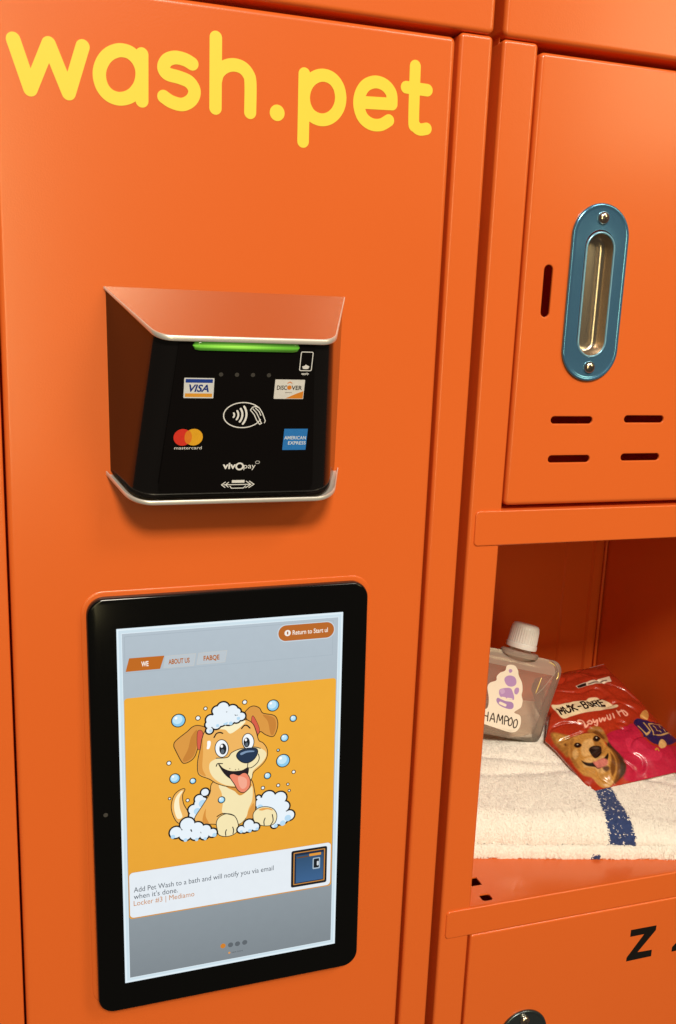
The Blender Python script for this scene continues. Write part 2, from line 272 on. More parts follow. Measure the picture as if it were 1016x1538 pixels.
DOG = [["P","f0b662",[[-37.96,-12.8],[-41.46,-7.23],[-42.88,0.48],[-41.02,7.72],[-37.3,11.18],[-34.0,11.6],[-35.61,7.54],[-35.03,1.02],[-32.01,-5.86],[-33.04,-10.04]],0,1.13],["P","fdf0c8",[[-39.16,-9.17],[-41.17,-1.36],[-40.28,5.49],[-37.12,9.88],[-35.18,10.48],[-37.58,5.44],[-37.3,-1.89],[-35.65,-8.59]],0,0],["c","e9f3fa",[[-20.08,7.42,3.01],[-24.06,2.98,3.39],[-28.07,-4.25,3.77],[-22.63,-0.67,5.18],[-26.66,-8.78,4.71]],0,1.13],["c","b9dcf3",[[-21.64,-0.8,2.83],[-25.44,-5.91,2.45]],0,0],["c","e9f3fa",[[17.51,-1.94,1.88],[24.7,-2.91,5.18],[32.98,-4.46,4.99],[35.93,-11.44,4.33],[39.84,-18.82,4.14],[34.08,-19.57,5.84],[27.82,-11.43,8.01],[29.1,-24.69,2.64],[19.56,-6.42,4.52]],0,1.13],["c","b9dcf3",[[38.91,-20.82,2.45],[35.15,-24.22,2.07],[30.14,-25.51,1.41],[18.53,-9.6,2.26]],0,0],["P","f0b662",[[-13.79,14.36],[-16.44,6.07],[-21.46,-2.13],[-26.97,-10.69],[-25.54,-14.37],[-19.83,-16.28],[-11.89,-17.98],[-6.93,-24.76],[4.22,-19.75],[9.52,-15.53],[13.91,-16.71],[15.26,-5.83],[14.45,2.53],[12.03,12.15],[4.37,17.47]],0,1.13],["P","d9923f",[[-19.71,-4.86],[-21.76,-11.64],[-21.31,-15.2],[-17.36,-16.64],[-19.58,-10.87]],0,0],["P","e09c48",[[8.3,-15.91],[10.86,-10.19],[13.93,-5.65],[14.84,-9.09],[13.91,-16.71]],0,0],["P","f6e6b4",[[-9.85,12.24],[-8.51,5.02],[-7.77,-2.69],[-8.22,-9.19],[-3.82,-11.45],[0.18,-16.96],[4.22,-19.75],[8.81,-15.43],[10.35,-9.57],[12.91,-3.31],[13.23,5.44],[11.41,8.96],[4.35,12.04]],0,0],["P","d9943f",[[-8.84,13.73],[-4.7,8.86],[0.29,5.49],[4.3,1.58],[9.37,4.3],[12.43,8.82],[4.35,12.04]],0,0],["P","dd9a46",[[-19.1,53.94],[-24.4,56.71],[-28.26,56.08],[-31.67,53.2],[-39.22,47.66],[-40.61,44.47],[-39.52,40.99],[-36.0,33.1],[-33.91,30.95],[-29.84,32.15],[-26.89,35.19],[-24.88,40.57],[-22.64,40.84],[-21.1,48.05]],0,1.13],["P","c98338",[[-25.88,53.83],[-29.32,48.96],[-31.36,40.78],[-34.83,33.81],[-33.71,31.77],[-29.82,33.21],[-27.27,36.08],[-25.54,42.22],[-24.75,51.61]],0,0],["P","d9604a",[[-24.74,52.45],[-21.46,51.46],[-22.35,40.8],[-24.88,40.67]],0,0.57],["P","dd9a46",[[8.12,60.27],[9.73,64.88],[13.33,66.53],[17.54,64.63],[19.96,60.66],[27.66,58.16],[30.21,54.24],[30.23,48.64],[27.69,43.09],[22.6,44.73],[18.75,47.73],[16.72,46.02],[15.51,46.15]],0,1.13],["P","c98338",[[20.06,59.58],[23.6,54.4],[25.65,45.04],[27.69,44.28],[29.31,48.96],[29.3,53.8],[27.15,57.25]],0,0],["P","d9604a",[[13.12,59.65],[17.53,50.22],[16.52,46.04],[12.51,52.9]],0,0.57],["P","f0b662",[[-18.13,53.0],[-21.3,48.08],[-22.75,40.32],[-24.6,31.53],[-24.69,23.88],[-22.97,20.46],[-17.02,17.14],[-11.63,13.01],[-3.69,9.6],[4.33,8.56],[11.42,12.01],[13.46,17.75],[17.52,21.06],[21.39,24.94],[23.22,29.08],[23.01,33.98],[20.37,38.51],[17.13,41.03],[15.11,48.12],[12.51,54.18],[6.52,57.57],[-4.38,56.81]],0,1.13],["P","df9a45",[[-21.5,47.04],[-22.75,40.32],[-24.41,31.51],[-24.5,24.07],[-22.77,21.08],[-19.46,19.59],[-21.74,25.86],[-21.22,37.5]],0,0],["P","f6e6b4",[[-16.96,23.67],[-16.42,28.95],[-11.48,31.35],[-4.55,31.28],[-1.55,34.68],[4.44,36.45],[12.48,36.82],[18.54,35.04],[22.4,31.89],[22.41,28.09],[19.05,23.59],[13.46,18.84],[12.03,13.03],[4.33,9.11],[-3.69,10.14],[-9.64,13.18],[-14.55,18.01]],0,0],["P","fbf0c6",[[-10.8,53.05],[-4.39,55.54],[4.53,57.14],[8.01,56.03],[3.51,51.73],[-2.46,48.54],[-5.9,51.68]],0,0],["s","1b1a1c",[[-12.26,31.66],[-4.55,31.28],[-1.55,34.46],[4.44,36.45],[13.48,36.7],[18.54,35.04]],0.59,0],["s","1b1a1c",[[-13.7,47.02],[-12.11,49.6],[-9.75,50.19],[-7.79,49.34]],0.94,0],["s","1b1a1c",[[5.3,51.32],[7.1,53.26],[9.1,53.04],[11.1,50.91]],0.94,0],["p","f6fafc",[[-4.12,38.19],[-4.17,36.58],[-4.52,35.1],[-5.14,33.84],[-5.98,32.89],[-7.0,32.31],[-8.11,32.14],[-9.24,32.4],[-10.32,33.07],[-11.27,34.09],[-12.03,35.41],[-12.55,36.92],[-12.78,38.53],[-12.72,40.13],[-12.38,41.6],[-11.76,42.86],[-10.92,43.81],[-9.92,44.39],[-8.81,44.56],[-7.68,44.31],[-6.6,43.65],[-5.65,42.63],[-4.88,41.32],[-4.36,39.8]],0,1.13],["p","20252b",[[-5.2,37.56],[-5.29,36.52],[-5.55,35.57],[-5.95,34.77],[-6.46,34.19],[-7.06,33.85],[-7.7,33.79],[-8.34,34.0],[-8.93,34.48],[-9.44,35.18],[-9.82,36.07],[-10.06,37.07],[-10.14,38.13],[-10.05,39.16],[-9.79,40.11],[-9.39,40.9],[-8.88,41.49],[-8.28,41.82],[-7.64,41.89],[-7.01,41.68],[-6.41,41.21],[-5.91,40.51],[-5.52,39.62],[-5.28,38.62]],0,0],["p","5d6873",[[-6.7,36.02],[-6.74,35.59],[-6.86,35.19],[-7.05,34.86],[-7.3,34.61],[-7.59,34.48],[-7.9,34.45],[-8.2,34.55],[-8.49,34.75],[-8.73,35.05],[-8.92,35.43],[-9.03,35.85],[-9.07,36.3],[-9.02,36.74],[-8.9,37.13],[-8.71,37.46],[-8.46,37.71],[-8.18,37.84],[-7.87,37.87],[-7.57,37.77],[-7.28,37.57],[-7.04,37.27],[-6.85,36.9],[-6.74,36.47]],0,0],["p","ffffff",[[-7.56,39.96],[-7.59,39.66],[-7.68,39.39],[-7.83,39.16],[-8.01,39.0],[-8.23,38.91],[-8.46,38.89],[-8.69,38.96],[-8.9,39.1],[-9.08,39.31],[-9.22,39.57],[-9.31,39.86],[-9.33,40.17],[-9.3,40.46],[-9.21,40.74],[-9.07,40.96],[-8.88,41.13],[-8.67,41.22],[-8.44,41.23],[-8.21,41.17],[-8.0,41.03],[-7.81,40.82],[-7.67,40.56],[-7.59,40.27]],0,0],["p","f6fafc",[[13.67,41.3],[13.68,39.85],[13.43,38.49],[12.94,37.33],[12.23,36.43],[11.37,35.87],[10.4,35.69],[9.4,35.88],[8.43,36.44],[7.56,37.34],[6.85,38.5],[6.35,39.85],[6.08,41.3],[6.08,42.75],[6.33,44.1],[6.82,45.26],[7.52,46.15],[8.38,46.71],[9.34,46.9],[10.34,46.72],[11.31,46.16],[12.18,45.27],[12.89,44.11],[13.4,42.76]],0,1.13],["p","20252b",[[11.07,40.42],[11.0,39.48],[10.77,38.62],[10.42,37.91],[9.96,37.38],[9.43,37.07],[8.86,37.02],[8.28,37.21],[7.75,37.63],[7.3,38.26],[6.95,39.06],[6.73,39.96],[6.66,40.91],[6.74,41.85],[6.96,42.7],[7.32,43.42],[7.77,43.94],[8.31,44.25],[8.88,44.31],[9.45,44.12],[9.98,43.7],[10.43,43.07],[10.78,42.27],[11.0,41.37]],0,0],["p","5d6873",[[9.87,39.05],[9.83,38.66],[9.73,38.31],[9.57,38.02],[9.36,37.8],[9.12,37.68],[8.86,37.66],[8.6,37.74],[8.36,37.92],[8.15,38.18],[7.99,38.51],[7.89,38.89],[7.86,39.28],[7.89,39.66],[8.0,40.01],[8.16,40.31],[8.36,40.52],[8.61,40.64],[8.87,40.67],[9.13,40.59],[9.37,40.41],[9.57,40.15],[9.73,39.82],[9.83,39.44]],0,0],["p","ffffff",[[9.07,42.57],[9.04,42.3],[8.96,42.05],[8.84,41.84],[8.67,41.69],[8.47,41.6],[8.27,41.59],[8.06,41.65],[7.87,41.78],[7.7,41.97],[7.57,42.21],[7.5,42.47],[7.47,42.75],[7.5,43.03],[7.58,43.28],[7.71,43.48],[7.87,43.63],[8.07,43.72],[8.27,43.73],[8.48,43.67],[8.67,43.55],[8.84,43.36],[8.97,43.12],[9.05,42.85]],0,0],["P","ffffff",[[-18.22,44.78],[-16.26,44.77],[-16.09,42.21],[-17.1,39.35],[-18.66,39.32],[-18.44,41.95]],0,0],["P","241c22",[[-10.72,27.51],[-7.58,23.48],[-2.13,20.66],[5.38,20.16],[9.82,21.78],[9.81,17.66],[7.37,12.75],[2.34,12.3],[-3.65,16.31],[-7.6,21.12]],0,0.57],["P","ef8a6c",[[-2.85,17.08],[-0.64,18.42],[3.36,16.73],[6.38,18.09],[9.0,17.11],[11.21,12.26],[10.59,6.87],[6.94,3.85],[3.31,5.64],[0.52,10.9]],0,1.13],["P","f6ab90",[[2.85,15.49],[5.87,15.65],[8.89,13.1],[8.88,8.19],[6.34,6.34],[3.93,8.83]],0,0],["s","1b1a1c",[[-12.31,25.78],[-11.31,27.59],[-7.95,27.18]],0.71,0],["s","1b1a1c",[[9.93,25.78],[9.62,22.03],[12.45,21.68],[16.1,24.28],[17.73,27.56],[17.12,31.1]],0.59,0],["P","26374f",[[2.02,31.36],[4.04,34.78],[9.46,36.09],[15.3,35.2],[16.31,32.06],[13.88,27.8],[9.63,25.71],[5.21,27.1]],0,1.13],["P","7f98b5",[[4.43,33.23],[8.45,34.48],[13.48,34.11],[13.98,33.19],[8.95,33.13],[5.23,31.84]],0,0],["p","8a7a5a",[[-2.51,22.76],[-2.53,22.65],[-2.57,22.55],[-2.63,22.46],[-2.72,22.41],[-2.81,22.38],[-2.91,22.37],[-3.02,22.4],[-3.11,22.46],[-3.2,22.53],[-3.26,22.63],[-3.3,22.74],[-3.31,22.85],[-3.3,22.96],[-3.26,23.06],[-3.19,23.14],[-3.11,23.2],[-3.01,23.23],[-2.91,23.23],[-2.81,23.21],[-2.71,23.15],[-2.63,23.07],[-2.57,22.98],[-2.53,22.87]],0,0],["p","8a7a5a",[[1.48,21.51],[1.46,21.4],[1.42,21.3],[1.36,21.22],[1.27,21.16],[1.18,21.13],[1.07,21.13],[0.97,21.15],[0.87,21.21],[0.79,21.29],[0.73,21.39],[0.69,21.49],[0.68,21.61],[0.69,21.72],[0.73,21.82],[0.79,21.9],[0.88,21.96],[0.97,21.99],[1.08,21.99],[1.18,21.96],[1.28,21.91],[1.36,21.83],[1.42,21.73],[1.46,21.62]],0,0],["p","8a7a5a",[[3.68,21.56],[3.67,21.45],[3.63,21.35],[3.56,21.27],[3.48,21.21],[3.38,21.18],[3.28,21.18],[3.18,21.21],[3.08,21.26],[3.0,21.34],[2.93,21.44],[2.89,21.55],[2.88,21.66],[2.89,21.77],[2.93,21.87],[3.0,21.95],[3.08,22.01],[3.18,22.04],[3.28,22.04],[3.39,22.02],[3.48,21.96],[3.57,21.88],[3.63,21.79],[3.67,21.68]],0,0],["c","e9f3fa",[[-7.55,67.87,4.33],[-11.57,66.18,3.58],[-1.18,65.34,4.14],[2.08,63.96,2.83],[5.04,60.27,3.11],[-15.92,60.33,3.58],[-16.93,56.86,3.01],[-16.77,52.64,2.64],[-9.28,59.95,5.46],[-3.38,59.66,4.9],[-12.24,56.37,3.58],[1.76,58.81,3.01]],0,1.13],["c","b9dcf3",[[-5.86,56.75,1.51],[-2.22,56.05,1.32],[3.05,58.99,1.22],[-16.0,52.13,1.13],[-11.27,55.42,1.13]],0,0],["c","e9f3fa",[[-7.31,60.8,4.24],[-11.23,61.21,3.77],[-3.37,61.45,3.3]],0,0],["P","f6e6b4",[[-11.42,-21.89],[-12.07,-16.31],[-9.84,-12.46],[-4.82,-10.98],[0.2,-13.44],[2.7,-19.53],[2.17,-24.99],[-1.9,-27.5],[-6.95,-27.41],[-10.45,-25.56]],0,1.13],["s","1b1a1c",[[-11.84,-11.74],[-7.83,-10.12],[-2.82,-11.48],[0.2,-13.0]],0.71,0],["s","1b1a1c",[[-5.74,-27.15],[-5.92,-24.69],[-5.3,-22.79]],0.71,0],["s","1b1a1c",[[-0.68,-26.57],[-0.26,-23.97],[-0.86,-21.45]],0.71,0],["P","f6e6b4",[[14.42,-19.0],[14.02,-13.4],[17.51,-10.01],[22.65,-9.72],[27.82,-11.99],[30.43,-16.82],[29.51,-22.28],[25.77,-24.21],[20.59,-23.46],[16.99,-21.6]],0,1.13],["s","1b1a1c",[[21.63,-23.38],[21.42,-20.56],[22.24,-18.11]],0.71,0],["s","1b1a1c",[[26.39,-23.85],[28.05,-20.95],[27.41,-16.17]],0.71,0],["P","e9a54f",[[17.51,-11.12],[20.59,-10.1],[25.75,-11.15],[27.82,-13.11],[23.68,-11.64],[20.07,-12.03]],0,0],["c","e9f3fa",[[-40.29,-19.29,4.52],[-32.42,-14.47,5.27],[-25.59,-18.07,4.52],[-19.88,-20.44,3.96],[-15.13,-23.55,3.39],[-33.7,-21.89,4.71],[-26.83,-23.13,4.14],[-20.71,-24.48,3.39]],0,1.13],["c","b9dcf3",[[-42.29,-22.25,1.51],[-33.76,-26.03,1.32],[-26.09,-26.85,1.22],[-20.15,-27.2,1.13],[-13.75,-25.4,1.51]],0,0],["c","e9f3fa",[[5.01,-24.08,2.83],[10.53,-21.11,3.96],[15.24,-23.79,3.11],[10.52,-23.55,3.58],[7.46,-25.1,2.26]],0,1.13],["c","b9dcf3",[[5.21,-25.89,1.13],[11.34,-26.12,1.32],[16.47,-25.53,1.13]],0,0],["c","8fcdee",[[-37.66,62.17,4.52]],0,0.66],["c","c6e8f8",[[-38.2,62.97,3.26]],0,0],["c","ffffff",[[-39.23,64.08,0.99]],0,0],["c","8fcdee",[[27.13,65.81,4.05]],0,0.66],["c","c6e8f8",[[26.61,66.55,2.92]],0,0],["c","ffffff",[[25.6,67.56,0.89]],0,0],["c","8fcdee",[[41.7,54.67,2.26]],0,0.66],["c","c6e8f8",[[41.4,55.09,1.63]],0,0],["c","ffffff",[[40.83,55.66,0.5]],0,0],["c","8fcdee",[[35.59,40.91,2.64]],0,0.66],["c","c6e8f8",[[35.24,41.41,1.9]],0,0],["c","ffffff",[[34.58,42.09,0.58]],0,0],["c","8fcdee",[[34.74,23.89,4.71]],0,0.66],["c","c6e8f8",[[34.11,24.79,3.39]],0,0],["c","ffffff",[[32.92,26.02,1.04]],0,0],["c","8fcdee",[[-40.52,20.75,3.39]],0,0.66],["c","c6e8f8",[[-40.92,21.37,2.44]],0,0],["c","ffffff",[[-41.71,22.23,0.75]],0,0],["c","8fcdee",[[-28.38,17.29,1.98]],0,0.66],["c","c6e8f8",[[-28.62,17.66,1.42]],0,0],["c","ffffff",[[-29.08,18.17,0.44]],0,0],["c","8fcdee",[[23.65,14.07,2.26]],0,0.66],["c","c6e8f8",[[23.35,14.51,1.63]],0,0],["c","ffffff",[[22.79,15.1,0.5]],0,0],["c","8fcdee",[[-8.75,0.49,2.26]],0,0.66],["c","c6e8f8",[[-9.03,0.92,1.63]],0,0],["c","ffffff",[[-9.58,1.51,0.5]],0,0],["c","8fcdee",[[31.1,32.29,0.85]],0,0.66],["c","c6e8f8",[[30.99,32.45,0.61]],0,0],["c","f4f8fa",[[-24.62,62.59,1.51]],0,0.57],["c","f4f8fa",[[-19.52,68.85,1.13]],0,0.57],["c","f4f8fa",[[7.26,70.51,1.51]],0,0.57],["c","f4f8fa",[[-44.35,32.52,1.41]],0,0.57],["c","f4f8fa",[[42.47,14.48,1.22]],0,0.57],["c","f4f8fa",[[-44.22,6.65,0.85]],0,0.57],["c","f4f8fa",[[-32.07,3.63,1.13]],0,0.57],["c","f4f8fa",[[20.38,5.38,1.22]],0,0.57],["c","f4f8fa",[[31.39,5.83,1.13]],0,0.57],["c","f4f8fa",[[38.35,5.7,0.85]],0,0.57],["c","f4f8fa",[[39.42,0.68,0.85]],0,0.57]]
UI = {"btnL":[[30.73,115.23]],"btnR":[[69.91,118.72]],"tab1":[[-68.68,108.34],[-46.57,108.17],[-49.31,99.79],[-70.99,99.78]],"tab2":[[-45.29,107.84],[-25.71,107.91],[-27.13,99.79],[-46.72,100.03]],"tab3":[[-23.51,107.97],[-4.85,108.15],[-6.25,100.43],[-24.93,100.32]],"we":[[-61.22,102.19],[-56.54,102.26]],"about":[[-43.66,102.35],[-29.73,102.6]],"fab":[[-20.49,102.55],[-9.81,103.09]],"ret":[[40.52,115.0],[65.62,116.09]],"o":[[37.0,116.94]],"l1":[[-69.27,-59.87],[28.87,-60.27]],"l2":[[-69.39,-64.92],[-39.33,-65.52]],"l3":[[-69.5,-69.98],[-27.94,-70.58]],"thumb":[[41.48,-46.99],[68.74,-47.49],[68.61,-75.93],[42.15,-76.84]],"dots":[[-7.76,-113.76],[-2.28,-114.02],[2.75,-114.19],[8.05,-114.14]],"tiny":[[-1.6,-120.87],[6.58,-120.86]],"hl":[[-70.57,99.97],[69.21,99.63]]}
BAG = [["P","b3203f",[[46.2,48.7],[64.2,51.7],[84.1,55.3],[82.3,43.2],[85.5,28.3],[95.7,23.2],[115.8,24.7],[116.2,14.0],[102.8,0.2],[72.1,-0.3],[37.5,2.4],[46.1,15.8],[45.9,26.6],[41.9,34.9]],0,0],["P","c22c4c",[[61.3,39.0],[73.0,36.7],[80.2,23.3],[90.8,18.9],[84.4,12.1],[64.6,15.2],[57.6,24.5]],0,0],["p","ead9c2",[[56.3,115.4],[81.0,118.4],[107.9,123.8],[103.2,114.9],[76.3,112.5],[56.1,111.4]],0,0],["p","201818",[[57.5,115.1],[69.7,116.3],[67.3,112.1],[56.7,111.8]],0,0],["s","6a5a50",[[71.3,113.9],[98.4,117.4]],1.6,0],["P","e6d2ac",[[14.4,97.6],[20.5,95.9],[39.4,94.9],[51.8,93.4],[59.6,96.6],[70.8,95.9],[74.6,89.6],[83.5,80.4],[77.7,77.9],[56.6,77.2],[34.4,78.6],[23.2,77.6],[16.6,77.1],[13.3,80.0],[13.6,89.0]],0,0],["P","171d52",[[84.7,55.2],[91.3,59.4],[102.3,55.4],[122.4,53.9],[131.7,38.1],[118.4,28.7],[101.0,25.4],[89.4,28.9],[85.5,37.4],[83.8,47.1]],0,0],["P","d8a258",[[96.8,61.0],[107.3,68.6],[118.2,72.9],[113.9,65.2],[103.6,56.9],[98.6,57.7]],0,0],["P","d8b070",[[93.3,25.7],[99.1,30.8],[104.2,31.6],[105.5,27.6],[100.3,23.4],[94.2,22.4]],0,0],["s","c9962e",[[85.9,21.7],[89.4,23.0],[89.3,20.5]],1.3,0],["s","c8a76a",[[86.3,50.4],[88.0,40.6],[93.0,41.2]],1.5,0],["s","c8a76a",[[95.3,52.8],[94.7,42.2]],1.5,0],["s","c8a76a",[[99.9,50.6],[97.7,39.4],[105.0,36.9],[129.4,43.9],[129.3,53.1],[114.7,51.5],[100.5,50.9]],1.5,0],["s","c8a76a",[[104.0,47.7],[108.4,40.7]],1.5,0],["s","c8a76a",[[115.0,49.7],[115.4,41.6]],1.5,0],["s","f0b49c",[[29.2,67.2],[26.3,69.5],[28.4,71.2],[31.8,69.3],[31.0,64.9],[30.7,62.2],[36.9,65.2]],1.5,0],["s","f0b49c",[[39.3,68.4],[35.4,66.5],[36.7,63.8],[40.7,65.8],[39.7,68.3]],1.5,0],["s","f0b49c",[[43.4,68.4],[42.7,64.8],[47.1,66.6],[43.2,61.0],[41.4,62.3]],1.5,0],["s","f0b49c",[[50.4,67.8],[49.2,63.9],[54.0,67.0],[53.6,63.7],[56.9,66.4]],1.5,0],["s","f0b49c",[[60.9,69.4],[59.2,64.4],[62.5,64.9],[65.1,70.0]],1.5,0],["s","f0b49c",[[69.4,70.5],[67.2,65.2]],1.5,0],["s","f0b49c",[[77.1,73.7],[75.6,66.3],[78.0,71.6],[83.9,72.4]],1.5,0],["s","f0b49c",[[83.0,73.6],[82.6,66.5],[85.9,67.3],[84.6,72.3]],1.5,0],["P","3a2a1c",[[41.2,43.0],[43.8,33.0],[46.5,25.1],[45.4,15.9],[40.7,8.3],[32.0,4.1],[23.1,2.3],[28.2,14.0],[34.2,26.1]],0,0],["P","6e431c",[[38.1,34.1],[41.3,24.7],[36.8,12.5],[31.1,5.3],[23.1,2.3],[26.8,14.3]],0,0],["P","9c6a30",[[-3.7,69.0],[-0.9,68.2],[5.0,62.1],[9.8,56.1],[2.8,46.6],[-3.5,39.2],[-5.1,46.6],[-5.7,55.7],[-5.2,63.1]],0,0],["P","b9843f",[[-2.1,67.2],[3.8,61.4],[5.7,55.2],[1.0,49.6],[-1.9,50.2],[-3.4,56.8]],0,0],["P","5a3216",[[-0.2,52.2],[1.8,52.2],[1.1,49.6],[-0.3,49.9]],0,0],["P","9c6a30",[[27.9,54.9],[32.0,59.1],[39.3,60.6],[44.6,58.9],[46.3,52.2],[42.9,42.7],[40.5,39.9],[35.6,44.3],[30.5,50.6]],0,0],["P","6e431c",[[33.1,54.3],[39.5,56.4],[42.3,51.3],[40.3,44.1],[35.7,46.8]],0,0],["P","b9843f",[[8.2,55.5],[15.9,56.5],[26.4,53.9],[33.7,50.7],[37.0,44.0],[37.9,37.3],[38.2,29.6],[36.7,20.1],[31.9,10.9],[23.6,3.3],[14.3,0.5],[8.1,3.3],[5.3,11.4],[-1.4,16.9],[-3.4,24.9],[-2.3,33.7],[-2.2,40.2],[2.6,48.5]],0,0],["P","9c6a30",[[6.6,52.9],[10.6,52.5],[4.6,45.5],[0.1,35.2],[-0.8,24.8],[-3.7,26.7],[-2.3,37.0]],0,0],["P","cfa468",[[16.7,46.4],[24.8,47.1],[26.2,43.4],[20.1,35.5],[14.4,31.3],[7.9,32.4],[8.7,38.4]],0,0],["P","cfa468",[[2.1,41.2],[5.7,41.5],[4.3,35.8],[0.2,33.5],[0.1,36.8]],0,0],["P","9c6a30",[[27.5,46.3],[32.2,41.8],[32.5,35.4],[29.3,33.0],[25.4,38.7]],0,0],["P","6e431c",[[35.9,28.6],[36.0,20.2],[30.4,11.2],[24.4,7.6],[26.1,14.5],[31.7,21.1]],0,0],["P","cfa468",[[5.7,28.9],[16.1,29.3],[26.9,27.0],[29.0,23.0],[22.6,13.9],[14.6,12.0],[6.9,14.2],[2.0,20.3]],0,0],["P","b9843f",[[0.5,22.5],[10.3,19.8],[14.6,14.5],[18.8,8.7],[23.2,3.9],[18.5,0.9],[11.4,1.0],[7.3,4.6],[4.7,11.6],[-1.4,16.9]],0,0],["P","cfa468",[[13.7,2.2],[18.6,4.1],[23.0,3.6],[17.4,0.3]],0,0],["P","1a1410",[[3.8,29.8],[5.9,27.0],[10.3,24.7],[17.6,24.5],[25.7,25.1],[32.7,28.6],[31.2,25.3],[26.4,20.9],[19.2,17.2],[13.1,19.6],[6.2,22.7],[3.9,26.0]],0,0],["P","c8756a",[[13.5,24.6],[19.6,25.3],[25.3,24.5],[28.0,21.9],[25.5,18.4],[20.6,16.9],[15.8,19.2]],0,0],["P","5a3a26",[[19.2,17.2],[25.0,16.6],[24.7,13.5],[20.3,12.6]],0,0],["P","1a1410",[[16.0,36.6],[20.1,39.0],[25.5,39.0],[29.6,36.7],[29.2,32.8],[24.4,29.1],[19.1,28.0],[15.6,30.9]],0,0],["P","4a4038",[[20.2,37.4],[24.6,37.7],[27.2,35.7],[23.0,35.3]],0,0],["P","2a180c",[[6.2,46.3],[9.2,48.4],[12.1,47.0],[12.9,43.7],[9.4,41.9],[6.6,43.3]],0,0],["P","000000",[[8.0,45.6],[10.2,46.9],[11.4,45.0],[9.6,43.1],[7.9,43.6]],0,0],["P","e8dcc8",[[9.2,46.0],[10.1,46.2],[10.0,45.3],[9.2,45.4]],0,0],["P","2a180c",[[27.0,46.1],[30.8,48.8],[34.3,48.0],[35.2,44.7],[31.0,42.4],[27.6,43.3]],0,0],["P","000000",[[29.3,45.8],[32.1,47.5],[33.4,45.8],[31.3,43.7],[29.2,43.9]],0,0],["P","e8dcc8",[[30.7,46.5],[31.9,46.8],[31.7,45.9],[30.7,45.8]],0,0]]
BAGT = [[15.8,82.7],[72.5,83.4]]
STICK = [["P","efe3d2",[[-41.74,62.48],[-41.02,67.07],[-37.51,68.87],[-32.4,68.64],[-28.31,64.91],[-26.63,60.73],[-21.51,54.47],[-19.37,47.66],[-19.21,42.75],[-16.9,38.2],[-16.95,31.9],[-20.15,28.85],[-23.25,25.46],[-16.71,23.85],[-14.08,18.88],[-14.03,12.59],[-16.42,8.43],[-20.93,6.45],[-28.08,6.75],[-36.43,7.91],[-47.79,9.29],[-55.03,10.43],[-61.87,13.74],[-63.28,18.81],[-58.34,22.29],[-52.19,25.09],[-52.67,33.89],[-56.45,43.87],[-54.79,48.6],[-49.23,51.8],[-49.35,55.78],[-46.45,59.67]],0,0],["P","b48fc4",[[-40.78,53.74],[-39.71,57.05],[-35.71,58.93],[-30.48,58.25],[-27.66,54.72],[-27.95,51.09],[-31.88,48.88],[-37.08,49.49]],0,0],["P","b48fc4",[[-38.11,63.14],[-37.15,64.74],[-34.75,64.46],[-34.49,62.45],[-36.58,61.27]],0,0],["P","b48fc4",[[-28.07,46.15],[-26.75,48.62],[-23.78,48.87],[-22.89,45.7],[-24.58,42.72],[-27.04,43.19]],0,0],["P","b48fc4",[[-43.69,41.65],[-43.45,44.36],[-38.28,46.6],[-32.4,47.18],[-28.8,43.34],[-26.63,39.23],[-27.47,36.85],[-34.56,36.98],[-39.59,37.01],[-42.69,39.15]],0,0],["P","a684bb",[[-44.6,33.48],[-43.88,36.28],[-40.19,35.57],[-34.92,34.68],[-28.92,34.81],[-26.0,33.07],[-25.62,29.55],[-28.99,27.91],[-35.16,28.39],[-41.14,30.06]],0,0],["P","c6a6d2",[[-43.41,43.48],[-39.95,45.42],[-37.68,42.69],[-40.55,40.41]],0,0],["s","efe3d2",[[-40.38,31.97],[-34.32,30.77]],2.6,0],["s","efe3d2",[[-39.71,37.44],[-28.68,37.54]],1.2,0],["s","33241c",[[-59.23,21.26],[-61.4,19.83],[-61.04,17.86],[-58.34,16.98],[-57.91,14.39],[-60.36,13.28]],1.0,0],["s","33241c",[[-55.22,21.75],[-53.97,13.71]],1.0,0],["s","33241c",[[-50.37,21.4],[-49.11,13.34]],1.0,0],["s","33241c",[[-54.51,17.79],[-49.87,17.49]],1.0,0],["s","33241c",[[-46.79,13.55],[-45.19,21.37],[-41.79,13.47]],1.0,0],["s","33241c",[[-46.5,16.08],[-42.69,16.0]],1.0,0],["s","33241c",[[-39.38,13.42],[-39.71,21.39],[-36.41,15.69],[-34.85,20.85],[-33.27,13.07]],1.0,0],["s","33241c",[[-31.04,12.98],[-31.97,20.61],[-28.8,20.06],[-27.88,17.53],[-31.16,16.27]],1.0,0],["s","33241c",[[-25.37,20.44],[-27.04,18.11],[-27.04,14.53],[-25.52,12.71],[-23.54,13.93],[-23.2,17.39],[-24.75,20.01],[-25.37,20.44]],1.0,0],["s","33241c",[[-19.76,19.57],[-21.46,17.68],[-21.34,13.66],[-19.91,11.46],[-17.87,12.87],[-17.48,16.53],[-18.84,19.18],[-19.76,19.57]],1.0,0]]
STRIPE = [[[113.7,52.2],[115.6,38.5],[114.4,25.2],[116.9,14.7],[118.3,6.4],[116.8,-1.8]],[[130.7,53.7],[134.6,32.7],[134.7,18.5],[138.0,10.7],[142.2,5.7],[139.2,-1.5]]]

# ------------------------------------------------------------------ object helpers
ORI = {}


def thing(name, label, cat, base, group=None):
    o = bpy.data.objects.new(name, None)
    o.empty_display_size = .02
    o.location = mm(*base)
    COL.objects.link(o)
    o['label'], o['category'] = label, cat
    if group:
        o['group'] = group
    ORI[o] = o.location.copy()
    return o


